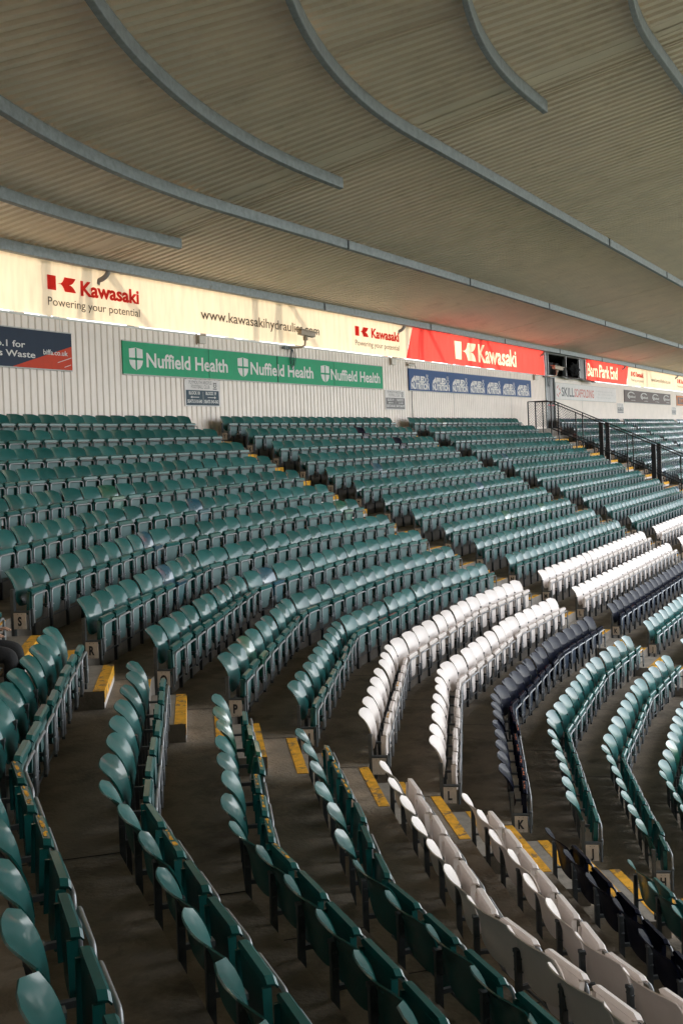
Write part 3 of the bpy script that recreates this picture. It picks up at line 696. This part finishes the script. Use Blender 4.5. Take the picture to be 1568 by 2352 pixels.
# ------------------------------------------------------------------ stair steps
def aisle_steps(rows, place, label, group, w_):
    for i in rows:
        # half-height block on level i against the riser, and the painted edge of level i
        z = -i*r+FLOOR; o0 = i*t+EDGE; root = empty('aisle_step', B((*place(i, o0, w_/2), z))); tag(root, label % LET[i], 'step', group)
        def Q(u, off, zz, i=i): return Vector(B((*place(i, off, u), zz)))
        def bx(name, u0, u1, a, b, z0, z1, m):
            mb = MB(); vs = [Q(u0,a,z0),Q(u1,a,z0),Q(u1,b,z0),Q(u0,b,z0),Q(u0,a,z1),Q(u1,a,z1),Q(u1,b,z1),Q(u0,b,z1)]
            mb.add(vs, [(0,1,2,3),(4,7,6,5),(0,4,5,1),(1,5,6,2),(2,6,7,3),(3,7,4,0)])
            o = mb.build(name, m); o.parent = root; o.matrix_parent_inverse = Matrix.Translation(-root.location); return o
        h = r/2
        bx('block', 0, w_, o0+.001, o0+.35, z+.001, z+h, M['step'])
        bx('front_face', .002, w_-.002, o0+.35, o0+.353, z+.003, z+h*.40, M['stepface'])
        mb = MB()
        for a_, b_, z0, z1 in ((o0+.25, o0+.3545, z+h, z+h+.003), (o0+.35, o0+.3555, z+h*.40, z+h)):
            vs = [Q(0,a_,z0),Q(w_,a_,z0),Q(w_,b_,z0),Q(0,b_,z0),Q(0,a_,z1),Q(w_,a_,z1),Q(w_,b_,z1),Q(0,b_,z1)]
            mb.add(vs, [(0,1,2,3),(4,7,6,5),(0,4,5,1),(1,5,6,2),(2,6,7,3),(3,7,4,0)])
        e1 = (i+1)*t+EDGE
        o = mb.build('yellow_nosing', M['yellow']); o.parent = root; o.matrix_parent_inverse = Matrix.Translation(-root.location)
        bx('yellow_edge', 0, w_, e1-.10, e1+.002, z+.0005, z+.0045, M['yellow'])
def place1(i, off, u): return vert(2, off)+dd(3)*(u+.02)
aisle_steps(range(4, 17), place1, 'concrete step with a yellow edge beside row %s on the nearest stairs', 'steps of the nearest stairs', 1.22)
def place2(i, off, u): return np.array([-1.05+u, off])
aisle_steps(range(0, 16), place2, 'yellow edged step beside row %s on the stairs left of the green-sign block', 'steps of the second stairs', 1.08)
def place3(i, off, u): return np.array([9.85+u, off])
aisle_steps(range(0, 16), place3, 'yellow edged step beside row %s on the stairs between green-sign and blue-sign blocks', 'steps of the third stairs', 1.15)
def place4(i, off, u): return np.array([22.36+u, off])
aisle_steps(range(1, 16), place4, 'yellow edged step beside row %s between the black handrails', 'steps between the handrails', .88)
def place5(i, off, u): return np.array([23.45+u, off])
aisle_steps(range(1, 14), place5, 'yellow edged step beside row %s just right of the black handrails', 'steps right of the handrails', 2.3)

# ------------------------------------------------------------------ handrails with netting
def handrail(x, label, ends):
    root = empty('handrail', B((x, 4, -1.9))); tag(root, label, 'handrail', 'black handrails with netting')
    def P(m, name, mt): 
        o = m.build(name, mt); o.parent = root; o.matrix_parent_inverse = Matrix.Translation(-root.location); return o
    zt = lambda y: 1.17 if y < 1.15 else 1.17-(y-1.15)*.4585
    yk = 1.15; ye = 12.0
    mb = MB(); mb.bar(B((x, ends, 1.17)), B((x, yk, 1.17)), .05, .04); mb.bar(B((x, yk, 1.17)), B((x, ye, zt(ye))), .05, .04); P(mb, 'top_rail', M['black'])
    mb = MB(); mb.bar(B((x, yk, 1.17-1.10)), B((x, ye, zt(ye)-1.10)), .04, .04); P(mb, 'bottom_rail', M['black'])
    ys = [.3, .62]+[1.3+1.04*k for k in range(11)]
    for k, y in enumerate(ys):
        if y < ends: continue
        thick = k in (4, 6, 8, 10)
        lvl = max(-1, math.floor((y-EDGE)/t)); fl = -lvl*r+FLOOR
        mb = MB(); mb.bar(B((x, y, fl)), B((x, y, zt(y)+(.015 if thick else 0))), .10 if thick else .045, .17 if thick else .045, up=(0,1,0)); P(mb, 'post', M['black'])
    mb = MB()        # netting
    q = .11
    for s_ in (1, -1):
        k = -14
        while k*q < 12:
            y0 = k*q; 
            # strand z-above-bottom-rail from 0 to 1.08 while y runs 1.08*s_
            ya, yb = y0, y0+1.05
            za, zb = (0, 1.05) if s_ > 0 else (1.05, 0)
            if ya < ends: 
                if yb <= ends+.02: k += 1; continue
                f = (ends-ya)/(yb-ya); za = za+(zb-za)*f; ya = ends
            if yb > ye: yb = ye
            mb.tube([B((x+.01, ya, zt(ya)-1.10+za+.03)), B((x+.01, yb, zt(yb)-1.10+zb+.0))], .0045, 3, cap=False); k += 1
    P(mb, 'netting', M['galvdark'])
    return root
h1 = handrail(22.3, 'nearer black handrail with diamond netting running down the railed stairs', .3)
h2 = handrail(23.3, 'farther black handrail with netting, nearer the dark doorway', .3)

# ------------------------------------------------------------------ seats
def backrest_mb(nx, nz, th=.008):
    mb = MB(); F = []; 
    for j in range(nz):
        q = j/(nz-1)
        for i in range(nx):
            x = -1+2*i/(nx-1); u = x*.2365; e = 1-abs(x)**2.6
            wb = .125+.085*abs(x)**3; wt = .494+.012*e-.026*max(0, (abs(x)-.78)/.22)**2
            wz = wb+(wt-wb)*q; qq = (wz-.12)/.355
            v = -.046-.020*qq-.078*max(0, qq)**3.4 - .046*e*(.35+.65*qq)
            F.append((u, v, wz))
    bk = []
    for j in range(nz):
        for i in range(nx):
            u, v, z = F[j*nx+i]; j2 = min(nz-1, j+1); j1 = max(0, j-1)
            a_ = F[j2*nx+i]; b_ = F[j1*nx+i]; dz = a_[2]-b_[2]; dv = a_[1]-b_[1]; L = math.hypot(dz, dv) or 1
            bk.append((u, v-th*dz/L, z+th*dv/L))
    P = lambda p: (p[0], -p[1], p[2])
    g_ = [(j*nx+i, j*nx+i+1, (j+1)*nx+i+1, (j+1)*nx+i) for j in range(nz-1) for i in range(nx-1)]
    mb.add([P(p) for p in F], g_, 0, True)
    mb.add([P(p) for p in bk], [f[::-1] for f in g_], 0, True)
    loop = [i for i in range(nx)]+[j*nx+nx-1 for j in range(1, nz)]+[(nz-1)*nx+i for i in range(nx-2, -1, -1)]+[j*nx for j in range(nz-2, 0, -1)]
    n = len(loop); vs = [P(F[k]) for k in loop]+[P(bk[k]) for k in loop]
    mb.add(vs, [(k, n+k, n+(k+1) % n, (k+1) % n) for k in range(n)], 0)
    return mb
def pan_mb(n=9):
    """tip-up seat, folded: mi 0 = glossy upper, mi 1 = chalky underside facing out"""
    mb = MB()
    zs = [-.01, 0, .02, .06, .12, .19, .26, .286]
    hw = [.070, .105, .130, .143, .149, .153, .156, .157]
    prof = list(zip(zs, hw))
    f = [(-w_, z) for z, w_ in prof][::-1]+[(w_, z) for z, w_ in prof]    # from top-left down, round, up to top-right
    vf = [(x, -(.068+.012*(1-(x/.17)**2)), z) for x, z in f]; vb = [(x, -.040, z) for x, z in f]; m = len(f)
    mb.add(vf, [tuple(range(m))], 1); mb.add(vb, [tuple(range(m))[::-1]], 0)
    mb.add(vf+vb, [(k, m+k, m+(k+1) % m, (k+1) % m) for k in range(m)], 0)
    # rolled front lip, wider than the pan, with chamfered ends
    def lip(y, dz, kx): return [(-.186*kx, y, .284+dz), (-.200*kx, y, .299+dz), (-.168*kx, y, .321+dz), (.168*kx, y, .321+dz), (.200*kx, y, .299+dz), (.186*kx, y, .284+dz)]
    A = lip(-.086, -.012, 1.0); A2 = lip(-.074, 0, 1.0); Bk = lip(-.040, .004, .985)
    mb.add(A, [tuple(range(6))[::-1]], 0); mb.add(Bk, [tuple(range(6))], 0)
    mb.add(A+A2, [(k, (k+1) % 6, 6+(k+1) % 6, 6+k) for k in range(6)], 0)
    mb.add(A2+Bk, [(k, (k+1) % 6, 6+(k+1) % 6, 6+k) for k in range(6)], 0)
    # side flanges
    for s_ in (-1, 1): mb.box(min(s_*.170, s_*.185), max(s_*.170, s_*.185), -.058, -.024, .05, .283, 0)
    return mb
def tube_mb(n=8, cs=4):
    mb = MB(); v = -.112; x0 = .196; top = .252; rr = .045; P = [(-x0, v, -.035), (-x0, v, top-rr)]
    for k in range(1, cs): a = pi/2*k/cs; P.append((-x0+rr*(1-cos(a)), v, top-rr+rr*sin(a)))
    P += [(-x0+rr, v, top), (x0-rr, v, top)]
    for k in range(1, cs): a = pi/2*k/cs; P.append((x0-rr+rr*sin(a), v, top-rr+rr*cos(a)))
    P += [(x0, v, top-rr), (x0, v, -.035)]
    mb.tube(P, .0115, n)
    for s_ in (-1, 1):
        if n > 4: mb.tube([(s_*.212, v-.004, .088), (s_*.150, v-.004, .086)], .006, 5); mb.tube([(s_*.212, v, .055), (s_*.212, v, .118)], .014, 6)
        else: mb.box(s_*.212-.012, s_*.212+.012, v-.012, v+.012, .055, .118)
    return mb
def bracket_mb(x=-.24):
    mb = MB()
    mb.box(x-.016, x+.016, .066, .102, FLOOR, .315)           # post
    mb.box(x-.012, x+.012, -.096, .066, .075, .10)            # arm
    mb.box(x-.012, x+.012, -.118, -.096, -.06, .118)          # front bracket
    mb.box(x-.024, x+.024, .062, .104, .300, .322)            # cap
    for sx in (-.028, .028):
        for zz in (.19, .27): mb.tube([(x+sx, .095, zz), (x+sx, .064+.05*(zz-.1), zz)], .006, 6)
    return mb
def rail_mb(): 
    mb = MB(); mb.tube([(-.24, -.085, -.045), (.24, -.085, -.045)], .008, 5, cap=False); return mb
HI = dict(backrest=backrest_mb(11, 10), pan=pan_mb(), tube=tube_mb(8, 4), bracket=bracket_mb(), rail=rail_mb())
MEs = {}
def mkmesh(mb, name, mats):
    o = mb.build(name, mats); me = o.data; bpy.data.objects.remove(o); return me
for c, (gl, un) in SEATC.items():
    MEs[c] = (mkmesh(HI['backrest'], 'backrest', [gl]), mkmesh(HI['pan'], 'seat_pan', [gl, un]))
ME_TUBE = mkmesh(HI['tube'], 'tube_frame', [M['tube']])
mbk = MB()
for q in ('bracket', 'rail'):
    h = HI[q]; mbk.add(h.v, h.f, 0, False)
ME_BR = mkmesh(mbk, 'support_bracket', [M['galvdark']])
# low version for the far mass, numpy arrays
def arr(mbs, mis):
    vs = []; fs = []; mi = []
    for mb, mm in zip(mbs, mis):
        o = len(vs); vs += list(mb.v); fs += [tuple(o+i for i in f) for f in mb.f]; mi += [mm[k] for k in mb.mi]
    return np.array(vs, float), fs, mi
LOV, LOF, LOM = arr([backrest_mb(6, 6), pan_mb(), tube_mb(4, 2), bracket_mb()], [(0,), (0, 1), (2,), (3,)])

def seat_run(i, p0, p1, j, n):
    """n seats between plan points p0 and p1 on facet j, row line (already offset)"""
    out = []
    for k in range(n):
        c_ = p0+(p1-p0)*(k+.5)/n; out.append((c_, AL[j], k))
    return out
seats = []   # (row, block, ordinal, plan point, angle, colour, spacing)
def color(i, blk, k):
    L = LET[i]
    if L in 'ML': return 'white'
    if L == 'K': return 'navy'
    rn = random.Random(i*1000+k*7+hash(blk) % 97 if False else i*1000+k*7+len(blk)*131)
    sp = {('curved', 7, 6): 'teal', ('curved', 6, 9): 'teal', ('curved', 8, 11): 'teal', ('curved', 4, 13): 'newgreen', ('green', 1, 12): 'navy', ('green', 2, 14): 'navy', ('green', 6, 12): 'teal', ('near', 9, 1): 'newgreen', ('near', 9, 2): 'newgreen'}
    if (blk, i, k) in sp: return sp[(blk, i, k)]
    x = rn.random()
    if blk.startswith('far'): return 'teal' if x < .38 else ('green2' if x < .8 else 'green')
    if x < .008: return 'teal'
    if x < .018: return 'newgreen'
    return 'green2' if x < .40 else 'green'
ENDS = []   # left ends (labels): (row, block, plan point, angle) ; right ends
for i in range(0, 18):
    off = i*t; z = -i*r
    def add(blk, runs, i=i, rev=False):
        allr = [s for s_ in runs for s in s_]
        for k, (c_, a, _k) in enumerate(allr): seats.append((i, blk, k, c_, a, color(i, blk, k)))
    # near block: facet 3 and 4 (ordinal counted from the stairs)
    if i >= 5:
        a0 = vert(2, off)+dd(3)*1.30; a1 = vert(3, off); L = np.linalg.norm(a1-a0); n3 = max(1, int(L/.48+.42))
        b0 = vert(3, off); b1 = vert(4, off); n4 = int(np.linalg.norm(b1-b0)/.48+.4)
        runs = [seat_run(i, a0, a1, 3, n3)]
        if i >= 7: runs.append(seat_run(i, b0, b1, 4, n4))
        if i >= 9: c0 = vert(4, off); c1 = vert(5, off); runs.append(seat_run(i, c0, c1, 5, int(np.linalg.norm(c1-c0)/.48+.4)))
        add('near', runs)
        ENDS.append((i, 'near', a0, AL[3], 'R'))
    # curved block, counted from the nearest stairs (left) to the second stairs
    e = vert(2, off)-dd(2)*.14; s2_ = vert(1, off); n2 = int(np.linalg.norm(e-s2_)/.48+.42)
    f0 = vert(0, off); n1 = int(np.linalg.norm(s2_-f0)/.48+.4); g0 = np.array([-1.12, off]); n0 = int(np.linalg.norm(f0-g0)/.48+.42)
    add('curved', [seat_run(i, e, s2_, 2, n2), seat_run(i, s2_, f0, 1, n1), seat_run(i, f0, g0, 0, n0)])
    ENDS.append((i, 'curved', e, AL[2], 'L')); ENDS.append((i, 'curved', g0, 0, 'R'))
    for blk, x0, x1, n in (('green', .16, 9.76, 20), ('blue', 11.10, 22.14, 23)):
        add(blk, [seat_run(i, np.array([x0, off]), np.array([x1, off]), 0, n)])
        ENDS.append((i, blk, np.array([x0, off]), 0, 'L')); ENDS.append((i, blk, np.array([x1, off]), 0, 'R'))
    if i < 16:
        x0 = 27.75 if i < 2 else 25.95
        add('far1', [seat_run(i, np.array([x0, off]), np.array([39.55, off]), 0, int((39.55-x0)/.48))])
        ENDS.append((i, 'far1', np.array([x0, off]), 0, 'L'))
        add('far2', [seat_run(i, np.array([40.55, off]), np.array([54.6, off]), 0, 29)]); ENDS.append((i, 'far2', np.array([40.55, off]), 0, 'L'))
        if i < 10: add('far3', [seat_run(i, np.array([55.6, off]), np.array([70.0, off]), 0, 30)])
# rank seats by how large they show
def pix(P):
    d = Vector(P)-Vector(CAM); z = d.dot(_fw)
    if z < .2: return None
    return (784+FPX*d.dot(_r2)/z, PY-FPX*d.dot(_u2)/z, z)
rank = []
for idx, s in enumerate(seats):
    p = pix((s[3][0], s[3][1], -s[0]*r+.2))
    if p and -60 < p[0] < 1628 and -60 < p[1] < 2412: rank.append((p[2], idx))
rank.sort(); IND = set(k for _, k in rank[:300])
ORD = 'first second third fourth fifth sixth seventh eighth ninth tenth eleventh twelfth thirteenth fourteenth fifteenth sixteenth seventeenth eighteenth nineteenth twentieth'.split()
ORD += ['twenty-'+o for o in ORD[:9]]+['thirtieth']+['thirty-'+o for o in ORD[:9]]
CN = {'green': 'green', 'green2': 'faded green', 'teal': 'glossy blue-green', 'newgreen': 'shiny new green', 'white': 'white', 'navy': 'glossy navy'}
def lab(i, blk, k, c):
    base = f'{CN[c]} tip-up seat, {ORD[k]} '
    if blk == 'near': return base+f'from the stairs, row {LET[i]}, nearest block'
    if blk == 'curved': return base+f'from the nearest stairs, row {LET[i]}, curved block'
    if blk == 'green': return base+f'from left, row {LET[i]}, block below green sign'
    return base+f'from left, row {LET[i]}, block below blue sign'
def chip_mesh(seed):
    q = random.Random(seed); mb = MB(); x = -.15+q.random()*.06
    while x < .14:
        w_ = q.uniform(.015, .06); y0 = -.070+q.uniform(0, .012); y1 = -.046-q.uniform(0, .012)
        P = [(x, y0), (x+w_*.5, y0-.003*q.random()), (x+w_, y0+.004*q.random()), (x+w_+.004, (y0+y1)/2), (x+w_, y1), (x+w_*.4, y1+.004*q.random()), (x, y1)]
        mb.add([(px, py, .3235+(py+.07)*.13) for px, py in P], [tuple(range(7))]); x += w_+(q.uniform(.002, .05) if q.random() < .45 else -.002)
    return mb
ME_CHIP = [mkmesh(chip_mesh(q), 'worn_paint', [M['yellow']]) for q in range(5)]; ME_CHIPR = [mkmesh(chip_mesh(9+q), 'worn_paint', [M['chipred']]) for q in range(3)]  # yellow flakes are worn paint, red ones a painted reflection
CHIPS = {(7, 'near'): range(8, 11), (8, 'near'): (8,), (9, 'near'): range(3, 8), (10, 'near'): range(0, 3), (13, 'curved'): range(0, 6), (11, 'curved'): (1, 4)}
far = {}
rn = random.Random(5)
for idx, (i, blk, k, c_, a, col) in enumerate(seats):
    if (i, blk, k) == (6, 'near', 3): continue
    z = -i*r; jit = (rn.uniform(-.016, .016), 0, rn.uniform(-.02, .02), rn.uniform(-.03, .06) if rn.random() < .9 else rn.uniform(.05, .16))
    if idx in IND:
        loc = B((c_[0], c_[1], z))
        root = empty('stadium_seat', (loc.x, loc.y, loc.z), a+jit[2]); tag(root, lab(i, blk, k, col), 'seat', 'tip-up seats of the stand')
        bme, pme = MEs[col]
        for me, nm in ((bme, 'backrest'), (pme, 'seat_pan'), (ME_TUBE, 'tube_frame'), (ME_BR, 'support_bracket')):
            o = bpy.data.objects.new(nm, me); COL.objects.link(o); o.parent = root
            if nm == 'seat_pan': o.rotation_euler = (jit[3], 0, 0)
            if nm == 'backrest': o.rotation_euler = (jit[0]*2, 0, 0)
            if nm == 'seat_pan' and k in CHIPS.get((i, blk), ()):
                ch = bpy.data.objects.new('worn_paint', (ME_CHIPR if LET[i] == 'K' else ME_CHIP)[(k*3+i) % 3]); COL.objects.link(ch); ch.parent = o
    else:
        far.setdefault('all', []).append((c_[0], -c_[1], z, a+jit[2], col))
# everything beyond the 300 largest: one mesh
L = far['all']; nV = len(LOV); VV = np.empty((len(L)*nV, 3)); FF = []; MI = []
cols = list(SEATC); mats = [m for c in cols for m in SEATC[c]]+[M['tube'], M['galvdark']]; sm = []
nlf = [len(f) for f in LOF]
smooth_flags = []
for k, (x, y, z, a, col) in enumerate(L):
    ca, sa = cos(a), sin(a); VV[k*nV:(k+1)*nV, 0] = x+LOV[:,0]*ca-LOV[:,1]*sa; VV[k*nV:(k+1)*nV, 1] = y+LOV[:,0]*sa+LOV[:,1]*ca; VV[k*nV:(k+1)*nV, 2] = z+LOV[:,2]
    ci = cols.index(col)*2; mp = {0: ci, 1: ci+1, 2: len(cols)*2, 3: len(cols)*2+1}
    MI += [mp[m] for m in LOM]
loop_v = np.concatenate([np.array(f) for f in LOF]); ls = np.array(nlf); starts = np.concatenate([[0], np.cumsum(ls)[:-1]])
me = bpy.data.meshes.new('distant_seats')
me.vertices.add(len(VV)); me.vertices.foreach_set('co', VV.ravel())
nl = len(loop_v); me.loops.add(nl*len(L)); me.polygons.add(len(LOF)*len(L))
me.loops.foreach_set('vertex_index', (loop_v[None, :]+(np.arange(len(L))*nV)[:, None]).ravel().astype(np.int32))
me.polygons.foreach_set('loop_start', (starts[None, :]+(np.arange(len(L))*nl)[:, None]).ravel().astype(np.int32))
me.polygons.foreach_set('material_index', np.array(MI, np.int32))
nb = 2*25; sf = [k < nb for k in range(len(LOF))]
me.polygons.foreach_set('use_smooth', np.array(sf*len(L), bool))
for m in mats: me.materials.append(m)
me.update(calc_edges=True); me.validate()
o = bpy.data.objects.new('distant_seats', me); COL.objects.link(o)
tag(o, 'the many smaller green, white and navy seats filling the upper and far rows', 'seats'); o['kind'] = 'stuff'

# one person sitting just outside the left edge: only a knee in black trousers reaches the picture
def skin_figure():
    i = 6; off = i*t; a0 = vert(2, off); Lb = np.linalg.norm(vert(3, off)-(a0+dd(3)*1.30)); base = a0+dd(3)*(1.30+3.5*Lb/max(1, int(Lb/.48+.42))); A = AL[3]; z0 = -i*r+FLOOR
    root = empty('person', B((base[0], base[1], z0)), A); tag(root, 'person in black trousers and dark jacket seated at the left edge, only a knee showing', 'person')
    def chain(name, vs, es, m, sub=2):
        me = bpy.data.meshes.new(name); me.from_pydata([v[:3] for v in vs], es, []); o = bpy.data.objects.new(name, me); COL.objects.link(o)
        md = o.modifiers.new('skin', 'SKIN'); md.use_smooth_shade = True
        for k, v in enumerate(vs): me.skin_vertices[0].data[k].radius = (v[3], v[3]*(v[4] if len(v) > 4 else 1))
        me.skin_vertices[0].data[0].use_root = True
        o.modifiers.new('sub', 'SUBSURF').levels = sub; o.modifiers['sub'].render_levels = sub
        bpy.context.view_layer.update(); dg = bpy.context.evaluated_depsgraph_get(); m2 = bpy.data.meshes.new_from_object(o.evaluated_get(dg)); bpy.data.objects.remove(o)
        m2.materials.clear(); m2.materials.append(m); m2.name = name
        for p in m2.polygons: p.use_smooth = True
        o = bpy.data.objects.new(name, m2); COL.objects.link(o); o.parent = root; return o
    # local axes: x along the row, -y towards the pitch
    body = [(0,.02,.56,.13,.8),(0,.05,.75,.13,.75),(0,.05,.95,.15,.65),(0,.03,1.09,.12,.6),(0,.01,1.16,.052),(0,-.01,1.23,.055),(0,-.02,1.31,.085,1.1),(0,-.015,1.40,.075,1.1),
            (.17,.04,1.07,.055),(.23,-.04,.84,.045),(.19,-.25,.72,.034),(.16,-.33,.69,.030),
            (-.17,.04,1.07,.055),(-.23,-.04,.84,.045),(-.19,-.25,.72,.034),(-.16,-.33,.69,.030),
            (.10,-.03,.53,.10),(.13,-.28,.54,.082),(.14,-.47,.53,.068),(.14,-.46,.30,.055),(.14,-.44,.09,.042),(.14,-.56,.04,.038),
            (-.10,-.03,.53,.10),(-.13,-.28,.54,.082),(-.14,-.47,.53,.068),(-.14,-.46,.30,.055),(-.14,-.44,.09,.042),(-.14,-.56,.04,.038)]
    es = [(0,1),(1,2),(2,3),(3,4),(4,5),(5,6),(6,7),(3,8),(8,9),(9,10),(10,11),(3,12),(12,13),(13,14),(14,15),(0,16),(16,17),(17,18),(18,19),(19,20),(20,21),(0,22),(22,23),(23,24),(24,25),(25,26),(26,27)]
    o = chain('body', body, es, M['clothblack'])
    o.data.materials.append(M['skin'])
    for p in o.data.polygons:
        c = p.center
        if c.z > 1.15 or (c.y < -.285 and c.z > .64): p.material_index = 1
    hair = [(0,.02,1.42,.088,1.0),(0,.035,1.36,.085,1.0)]
    chain('hair', hair, [(0,1)], M['hair'])
    for s_ in (-1, 1):
        for k, (dx, L_) in enumerate(((-.028,.07),(-.010,.082),(.010,.078),(.028,.062))):
            chain('finger', [(s_*.155+dx*.9,-.345,.690,.0085),(s_*.150+dx,-.345-L_*.5,.692,.008),(s_*.148+dx,-.345-L_,.672,.007)], [(0,1),(1,2)], M['skin'], 1)
        chain('thumb', [(s_*.135,-.315,.690,.010),(s_*.105,-.345,.688,.0085),(s_*.095,-.375,.680,.0075)], [(0,1),(1,2)], M['skin'], 1)
    mb = MB()
    for s_ in (-1, 1): mb.tube([(s_*.03,-.098,1.355),(s_*.03,-.104,1.355)], .010, 8)
    mb.build('eyes', M['ink'], root)
    chain('nose', [(0,-.098,1.345,.010),(0,-.118,1.318,.013)], [(0,1)], M['skin'], 1)
    mb = MB(); mb.bar((-.025,-.100,1.285), (.025,-.100,1.285), .008, .008); mb.build('mouth', M['red'], root)
    for s_ in (-1, 1): chain('ear', [(s_*.088,-.01,1.335,.012),(s_*.092,0,1.36,.016)], [(0,1)], M['skin'], 1)
    # the seat they sit on, folded down
    bme, pme = MEs['green']
    st = empty('stadium_seat', B((base[0], base[1], -i*r)), A); tag(st, 'green tip-up seat folded down under the person at the left edge', 'seat', 'tip-up seats of the stand')
    for me, nm in ((bme, 'backrest'), (pme, 'seat_pan'), (ME_BR, 'support_bracket')):
        o = bpy.data.objects.new(nm, me); COL.objects.link(o); o.parent = st
        if nm == 'seat_pan': o.rotation_euler = (RAD(84), 0, 0); o.location = (0, -.02, .09)
skin_figure()

# row end frames with letter plates
BLKN = {'near': 'nearest block', 'curved': 'curved middle block', 'green': 'block below the green sign', 'blue': 'block below the blue sign', 'far1': 'block right of the handrails', 'far2': 'far block below the brown sign'}
LETM = {}
def letter_mesh(ch):
    if ch in LETM: return LETM[ch]
    vs, fs = txt_mesh(ch, .045); x0 = min(v[0] for v in vs); x1 = max(v[0] for v in vs); k = .085/CAPH; kx = k*.72
    # lies in local y-z plane facing -x ; reading from the aisle, left is behind (+y) and right is in front (-y)
    me = bpy.data.meshes.new('row_letter'); me.from_pydata([(0, -(v[0]-(x0+x1)/2)*kx, v[1]*k-.045) for v in vs], [], fs); me.materials.append(M['ink']); LETM[ch] = me; return me
mbp = MB(); mbp.box(-.008, 0, -.066, .066, -.083, .083); ME_PLATE = mkmesh(mbp, 'letter_plate', [M['plate']])
mbs = MB()
for y_ in (-.02, .02):
    for z_ in (-.07, .07): mbs.box(-.012, -.007, y_-.003, y_+.003, z_-.003, z_+.003)
ME_SCR = mkmesh(mbs, 'screws', [M['galvdark']])
mbf = MB(); mbf.box(-.012, .012, .066, .102, FLOOR, .33); mbf.tube([(0, .07, .092), (0, -.095, .092)], .011, 6); mbf.tube([(0, -.095, .105), (0, -.095, -.10)], .013, 6); mbf.box(-.018, .018, .06, .11, FLOOR, FLOOR+.012)
ME_END = mkmesh(mbf, 'end_frame', [M['galvdark']])
for (i, blk, p, a, sd) in ENDS:
    z = -i*r
    q = pix((p[0], p[1], z+.1))
    if not q or not (-40 < q[0] < 1608 and 900 < q[1] < 2400): continue
    if sd == 'L' and blk in ('far1', 'far2') and i > 9: continue
    shift = Vector((cos(a), sin(a), 0))*(-.016 if sd == 'L' else .012)
    root = empty('row_end_frame', B((p[0], p[1], z))+shift, a)
    if sd == 'L': tag(root, f'row {LET[i]} end frame with its letter plate, {BLKN[blk]}', 'seat frame', 'row end frames')
    else: tag(root, f'plain steel frame closing the {"stair" if blk=="near" else "right"} end of row {LET[i]}, {BLKN[blk]}', 'seat frame', 'row end frames')
    o = bpy.data.objects.new('side_frame', ME_END); COL.objects.link(o); o.parent = root
    if sd == 'L':
        pl = bpy.data.objects.new('letter_plate', ME_PLATE); COL.objects.link(pl); pl.parent = root; pl.location = (-.016, 0, 0)
        sc = bpy.data.objects.new('screw', ME_SCR); COL.objects.link(sc); sc.parent = pl
        if not (blk == 'curved' and i == 11):
            le = bpy.data.objects.new('row_letter', letter_mesh(LET[i])); COL.objects.link(le); le.parent = pl; le.location = (-.010, 0, 0)
